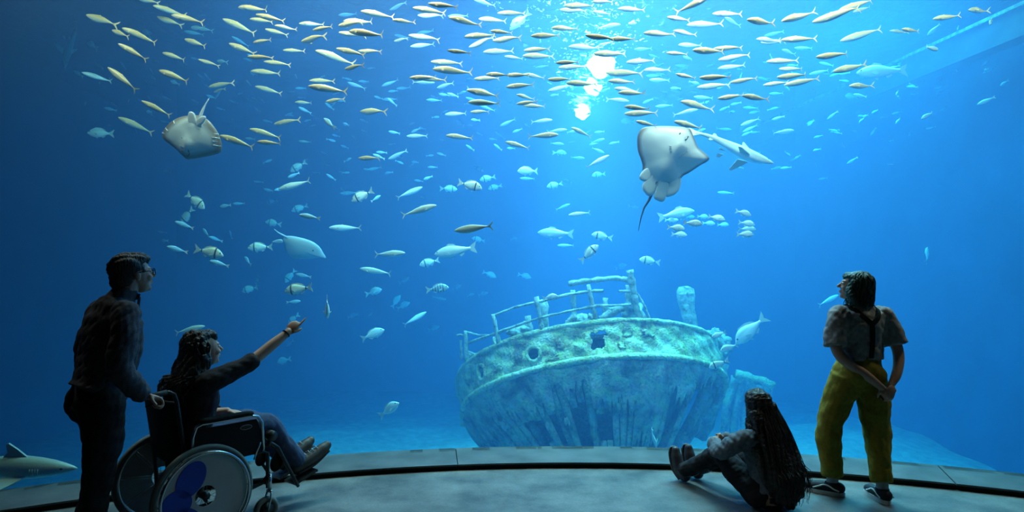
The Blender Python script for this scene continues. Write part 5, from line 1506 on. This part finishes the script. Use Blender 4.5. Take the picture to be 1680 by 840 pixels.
trs = baked('trousers', tr, 0.008, 4, M_MUSTARD, lady, folds=0.005, fscale=12, seed=33)
def band(name, pts, w, t, mat, parent, nrm=(-1, 0, 0)):
    """A flat strap along pts."""
    m = MB(); P, _ = spline(pts, [1] * len(pts), 6); rings = []
    for i, p in enumerate(P):
        tt = (P[min(i + 1, len(P) - 1)] - P[max(i - 1, 0)]).normalized(); nn = Vector(nrm); nn = (nn - tt * nn.dot(tt)).normalized(); s_ = tt.cross(nn)
        rings.append([p + s_ * w + nn * t, p - s_ * w + nn * t, p - s_ * w - nn * t, p + s_ * w - nn * t])
    m.loft(rings); return m.build(name, mat, parent, smooth=False)
M_BRACE = cloth('black_webbing', (0.012, 0.012, 0.014))
xb = -0.130
band('braces_strap', [(xb + 0.012, -0.01, 1.04), (xb, -0.01, 1.12), (xb - 0.006, -0.008, 1.22), (xb - 0.004, -0.005, 1.285)], 0.017, 0.004, M_BRACE, lady)
band('braces_strap', [(xb - 0.004, -0.005, 1.285), (xb + 0.008, 0.05, 1.335), (xb + 0.055, 0.095, 1.392), (0.0, 0.11, 1.412), (0.075, 0.10, 1.36)], 0.017, 0.004, M_BRACE, lady)
band('braces_strap', [(xb - 0.004, -0.005, 1.285), (xb + 0.008, -0.06, 1.33), (xb + 0.055, -0.10, 1.385), (0.0, -0.115, 1.405), (0.075, -0.105, 1.355)], 0.017, 0.004, M_BRACE, lady)
hr = MB()
def he(m, p, r_, c=hc, q_=q): m.ell(c + q_ @ Vector(p), r_, q_, nu=20, nv=14)
he(hr, (-0.028, 0, 0.034), (0.102, 0.092, 0.090)); he(hr, (-0.050, 0, -0.045), (0.085, 0.098, 0.10)); he(hr, (0.005, 0, 0.06), (0.082, 0.074, 0.050)); he(hr, (-0.080, -0.01, -0.11), (0.066, 0.090, 0.062))
for sd in (1, -1): limb(hr, [hc + q @ Vector((0.02, sd * 0.078, 0.02)), hc + q @ Vector((0.015, sd * 0.095, -0.06)), hc + q @ Vector((-0.02, sd * 0.10, -0.12))], [0.028, 0.038, 0.034])
M_GREENHAIR = hair_mat('green_dyed_hair', (0.020, 0.075, 0.060))
hair = baked('hair', hr, 0.007, 3, M_GREENHAIR, lady, folds=0.004, fscale=30, seed=35)
paths = []
for k in range(60):
    a = rr_.uniform(-2.3, 2.3)
    p = lambda r_, z: hc + q @ Vector((-0.03 - math.cos(a) * r_, math.sin(a) * r_, z))
    paths.append([p(0.03, 0.118), p(0.085, 0.075), p(0.106, -0.02), p(0.116, -0.10), p(0.105, -0.15 + rr_.uniform(-0.012, 0.02))])
strands('hair_strands', paths, 0.007, M_GREENHAIR, hair, 7, 0.004)
M_SNEAK = plain('black_canvas', (0.014, 0.016, 0.024), rough=0.7)
M_WHITE = plain('white_rubber', (0.72, 0.72, 0.70), rough=0.6)
M_SOCK = cloth('pale_sock', (0.45, 0.44, 0.45))
for s in (-1, 1):
    a = Vector(legs[s][-1]); d = FD[s].normalized(); l = Vector((-d.y, d.x, 0)); up = Vector((0, 0, 1))
    m = MB()
    limb(m, [a - d * 0.045 + up * -0.028, a + d * 0.05 + up * -0.035, a + d * 0.14 + up * -0.045, a + d * 0.175 + up * -0.05], [0.043, 0.045, 0.043, 0.034])
    limb(m, [a + up * -0.03, a + up * 0.012], [0.046, 0.047], ends=False)
    m.v = [(x, y, max(z, 0.018)) for x, y, z in m.v]
    shoe = baked('sneaker', m, 0.006, 2, M_SNEAK, lady)
    so = MB(); ring = []
    for k in range(28):
        t = 2 * math.pi * k / 28; c_, s_ = math.cos(t), math.sin(t)
        ring.append(a + d * (0.062 + 0.148 * math.copysign(abs(c_) ** 0.75, c_)) + l * s_ * (0.047 if c_ > -0.2 else 0.041))
    so.loft([[Vector((p.x, p.y, z)) for p in ring] for z in (0.0, 0.030)]); so.build('sole', M_WHITE, shoe, smooth=False)
    wv = MB()   # the wavy side stripe
    for sd in (1, -1):
        pts = [a + d * x + l * sd * (0.0495 - 0.12 * max(0, x - 0.09)) + up * z for x, z in ((-0.055, -0.040), (-0.02, -0.030), (0.015, -0.012), (0.05, -0.008), (0.085, -0.026), (0.125, -0.043))]
        wv2 = MB().tube(spline(pts, [1] * len(pts), 4)[0], 0.0062, 6, flat=(0.5, 1.0)); wv2.build('side_stripe', M_WHITE, shoe)
    sk = MB(); limb(sk, [a + up * -0.01, a + up * 0.07], [0.041, 0.041], ends=False); sk.build('sock', M_SOCK, lady)
    lc = MB()
    for k in range(4):
        b_ = a + d * (0.05 + 0.022 * k) + up * (0.012 - 0.008 * k); lc.tube([b_ - l * 0.024 - up * 0.008, b_, b_ + l * 0.024 - up * 0.008], 0.003, 5)
    tag(lc.build('lace', M_WHITE, shoe), kind='stuff')
# ================================================================ the wheelchair
M_TYRE = plain('grey_tyre', (0.16, 0.17, 0.16), rough=0.8)
M_CHROME = plain('brushed_steel', (0.55, 0.56, 0.58), rough=0.25, metal=1.0)
M_BLACKTUBE = plain('black_tube', (0.02, 0.02, 0.022), rough=0.35)
M_GUARD = plain('grey_spoke_guard', (0.45, 0.46, 0.47), rough=0.4, vary=0.06, scale=8)
M_NYLON = cloth('black_nylon', (0.016, 0.016, 0.018))
M_BLUE = plain('blue_print', (0.02, 0.06, 0.42), rough=0.4)
M_GRIP = plain('rubber_grip', (0.012, 0.012, 0.012), rough=0.7)
chair = empty('wheelchair', (CH[0], CH[1], 0), HEAD_A)
tag(chair, 'black manual wheelchair with grey spoke guards and blue petal print', 'wheelchair')

def ringpts(c, r_, n=40, axis='y'):
    c = Vector(c)
    return [c + Vector((r_ * math.cos(a), 0, r_ * math.sin(a))) for a in [2 * math.pi * k / n for k in range(n)]]

for s in (-1, 1):
    wc = empty('wheel'); wc.parent = chair; wc.location = (0, s * 0.29, 0.305)
    MB().tube(ringpts((0, 0, 0), 0.287, 48), 0.017, 10, closed=True).build('tyre', M_TYRE, wc)
    MB().tube(ringpts((0, 0, 0), 0.266, 48), 0.008, 8, closed=True, flat=(1, 1.3)).build('wheel_rim', M_CHROME, wc)
    MB().tube(ringpts((0, s * 0.038, 0), 0.262, 48), 0.0085, 8, closed=True).build('hand_rim', M_CHROME, wc)
    for k in range(6):
        a = k * math.pi / 3
        MB().tube([(0.262 * math.cos(a), s * 0.038, 0.262 * math.sin(a)), (0.266 * math.cos(a), s * 0.006, 0.266 * math.sin(a))], 0.004, 6).build('rim_bracket', M_CHROME, wc)
    g = MB(); n = 56
    for y in (s * 0.020, s * 0.016):
        for r_ in (0.062, 0.12, 0.19, 0.252):
            g.v += [tuple(p + Vector((0, y, 0))) for p in ringpts((0, 0, 0), r_, n)]
    for side in (0, 1):
        for k in range(3):
            for i in range(n):
                a, b_ = (side * 4 + k) * n + i, (side * 4 + k) * n + (i + 1) % n
                g.f.append((a, b_, b_ + n, a + n))
    for k in (0, 3):
        for i in range(n):
            a, b_ = k * n + i, k * n + (i + 1) % n
            g.f.append((a, b_, b_ + 4 * n, a + 4 * n))
    gd = g.build('spoke_guard', M_GUARD, wc, smooth=False)
    for cx, cz, rx, rz, rot in ((-0.085, 0.120, 0.078, 0.110, -0.55), (-0.165, -0.005, 0.085, 0.080, 0.1), (-0.105, -0.125, 0.072, 0.105, 0.75)):
        p = MB(); c_, s_ = math.cos(rot), math.sin(rot); out = []
        for k in range(28):
            t = 2 * math.pi * k / 28; x, z = rx * math.cos(t), rz * math.sin(t)
            x, z = cx + x * c_ - z * s_, cz + x * s_ + z * c_
            r_ = math.hypot(x, z); f = min(1, 0.245 / r_) * max(1, 0.066 / r_)
            out.append((x * f, z * f))
        p.prism(out, 0.003, None, (0, s * 0.0225, 0)); p.build('blue_petal', M_BLUE, wc, smooth=False)
    MB().tube([(0, -0.03, 0), (0, 0.032, 0)], 0.024, 14).build('hub', M_BLACKTUBE, wc)
    for k in range(18):
        a = k * 2 * math.pi / 18; b_ = a + (0.5 if k % 2 else -0.5)
        MB().tube([(0.022 * math.cos(a), 0.012 * (-1) ** k, 0.022 * math.sin(a)), (0.262 * math.cos(b_), 0, 0.262 * math.sin(b_))], 0.0013, 5).build('spoke', M_CHROME, wc)
    # castor
    cw = empty('castor'); cw.parent = chair; cw.location = (0.42, s * 0.25, 0.088)
    MB().tube(ringpts((0, 0, 0), 0.068, 28), 0.020, 10, closed=True).build('castor_tyre', M_TYRE, cw)
    MB().tube([(0, -0.016, 0), (0, 0.016, 0)], 0.050, 20).build('castor_hub', M_BLACKTUBE, cw)
    f = MB()
    for t in (-1, 1): f.tube([(0, t * 0.03, 0), (0.01, t * 0.032, 0.06), (0.025, t * 0.024, 0.115)], 0.007, 6)
    f.tube([(0.025, -0.026, 0.115), (0.025, 0.026, 0.115)], 0.010, 8); f.tube([(0.025, 0, 0.115), (0.025, 0, 0.23)], 0.014, 10)
    f.build('castor_fork', M_CHROME, cw)
    # side frame
    y = s * 0.225
    f = MB()
    f.tube([(-0.06, y, 0.22), (0.2, y, 0.22), (0.40, y, 0.26), (0.445, y, 0.30)], 0.0125, 10)
    f.tube([(-0.08, y, 0.47), (0.2, y, 0.475), (0.40, y, 0.475), (0.445, y, 0.45), (0.445, y, 0.22)], 0.0125, 10)
    f.tube([(0, y, 0.305), (0, y, 0.47)], 0.012, 10); f.tube([(0, s * 0.20, 0.305), (0, s * 0.28, 0.305)], 0.010, 10)
    f.build('side_frame', M_BLACKTUBE, chair)
    MB().tube([(-0.06, y, 0.20), (-0.075, y, 0.47), (-0.105, y, 0.70), (-0.13, y, 0.88), (-0.145, y, 0.925), (-0.175, y, 0.942), (-0.21, y, 0.94)], 0.0125, 10).build('back_post', M_BLACKTUBE, chair)
    MB().tube([(-0.185, y, 0.942), (-0.25, y, 0.935), (-0.325, y, 0.925)], 0.0165, 12).build('push_handle', M_GRIP, chair)
    MB().tube([(-0.215, y, 0.90), (-0.25, y, 0.895), (-0.30, y, 0.875)], 0.005, 6).build('brake_lever', M_BLACKTUBE, chair)
    y = s * 0.262
    MB().tube([(-0.055, y, 0.47), (-0.055, y, 0.66), (-0.035, y, 0.715), (0.0, y, 0.728), (0.30, y, 0.728), (0.355, y, 0.715), (0.385, y, 0.67), (0.395, y, 0.49)], 0.010, 10).build('arm_tube', M_CHROME if s < 0 else M_BLACKTUBE, chair)
    p = MB(); p.tube([(-0.005, y, 0.745), (0.02, y, 0.748), (0.28, y, 0.748), (0.315, y, 0.743)], 0.026, 10, flat=(1.0, 0.55)); p.build('armrest_pad', M_NYLON, chair)
    sp = MB(); sp.prism([(-0.045, 0.475), (0.385, 0.475), (0.385, 0.60), (0.345, 0.70), (-0.045, 0.70)], 0.006, None, (0, y, 0)); spn = sp.build('side_panel', plain('side_panel_plastic', (0.012, 0.012, 0.014), rough=0.75, spec=0.2), chair, smooth=False)
    el = MB(); out = [(0.275 + 0.040 * math.cos(t), 0.66 + 0.016 * math.sin(t)) for t in [2 * math.pi * k / 24 for k in range(24)]]
    el.prism(out, 0.002, None, (0, y + s * 0.004, 0)); eo = el.build('maker_badge', plain('badge_grey', (0.35, 0.36, 0.38), rough=0.4), spn, smooth=False)
    el = MB(); out = [(0.275 + 0.036 * math.cos(t), 0.66 + 0.0125 * math.sin(t)) for t in [2 * math.pi * k / 24 for k in range(24)]]
    el.prism(out, 0.003, None, (0, y + s * 0.0045, 0)); el.build('badge_field', M_BLACKTUBE, spn, smooth=False)
    # leg rest
    y = s * 0.215
    MB().tube([(0.42, y, 0.50), (0.48, y, 0.505), (0.525, y, 0.47), (0.60, y * 0.95, 0.33), (0.68, y * 0.86, 0.19), (0.70, y * 0.84, 0.155)], 0.012, 10).build('leg_rest_tube', M_BLACKTUBE, chair)
    k_ = MB(); k_.tube([(0.475, y - 0.022, 0.56), (0.475, y + 0.022, 0.56)], 0.035, 16); k_.tube([(0.455, y, 0.49), (0.475, y, 0.56)], 0.013, 8); k_.build('knee_hub', M_BLACKTUBE, chair)
    fp = MB(); fp.box((0, 0, 0), (0.19, 0.14, 0.014), Matrix.Rotation(R(-18), 3, 'Y')); fp.build('footplate', M_BLACKTUBE, chair, loc=(0.775, s * 0.10, 0.196), smooth=False)
    pd_ = MB(); pd_.ell((0.585, s * 0.10, 0.34), (0.012, 0.075, 0.07), Matrix.Rotation(R(25), 3, 'Y')); pd_.build('calf_pad', M_NYLON, chair)
    MB().tube([(0.33, s * 0.262, 0.44), (0.345, s * 0.275, 0.50), (0.36, s * 0.285, 0.55)], 0.006, 8).build('parking_brake', M_CHROME, chair)
bk = MB()
rings = []
for z in (0.50, 0.58, 0.68, 0.78, 0.86, 0.875):
    x0 = -0.075 - (z - 0.47) * 0.13
    rings.append([Vector((x0 - 0.035 * (1 - (yy / 0.22) ** 2) + w, yy, z)) for w, order in ((0.012, 1), (-0.012, -1)) for yy in [order * (-0.22 + 0.44 * k / 10) for k in range(11)]])
bk.loft(rings); bko = bk.build('backrest', M_NYLON, chair)
st = MB(); rings = []
for x in (-0.07, 0.0, 0.2, 0.38, 0.40):
    rings.append([Vector((x, yy, 0.485 - 0.02 * (1 - (yy / 0.22) ** 2) + w)) for w, order in ((0.014, 1), (-0.014, -1)) for yy in [order * (-0.22 + 0.44 * k / 10) for k in range(11)]])
st.loft(rings); st.build('seat', M_NYLON, chair)
MB().tube([(0.05, -0.21, 0.235), (0.05, 0.0, 0.345), (0.05, 0.21, 0.455)], 0.011, 8).build('cross_brace', M_BLACKTUBE, chair)
MB().tube([(0.075, -0.21, 0.455), (0.075, 0.0, 0.345), (0.075, 0.21, 0.235)], 0.011, 8).build('cross_brace', M_BLACKTUBE, chair)
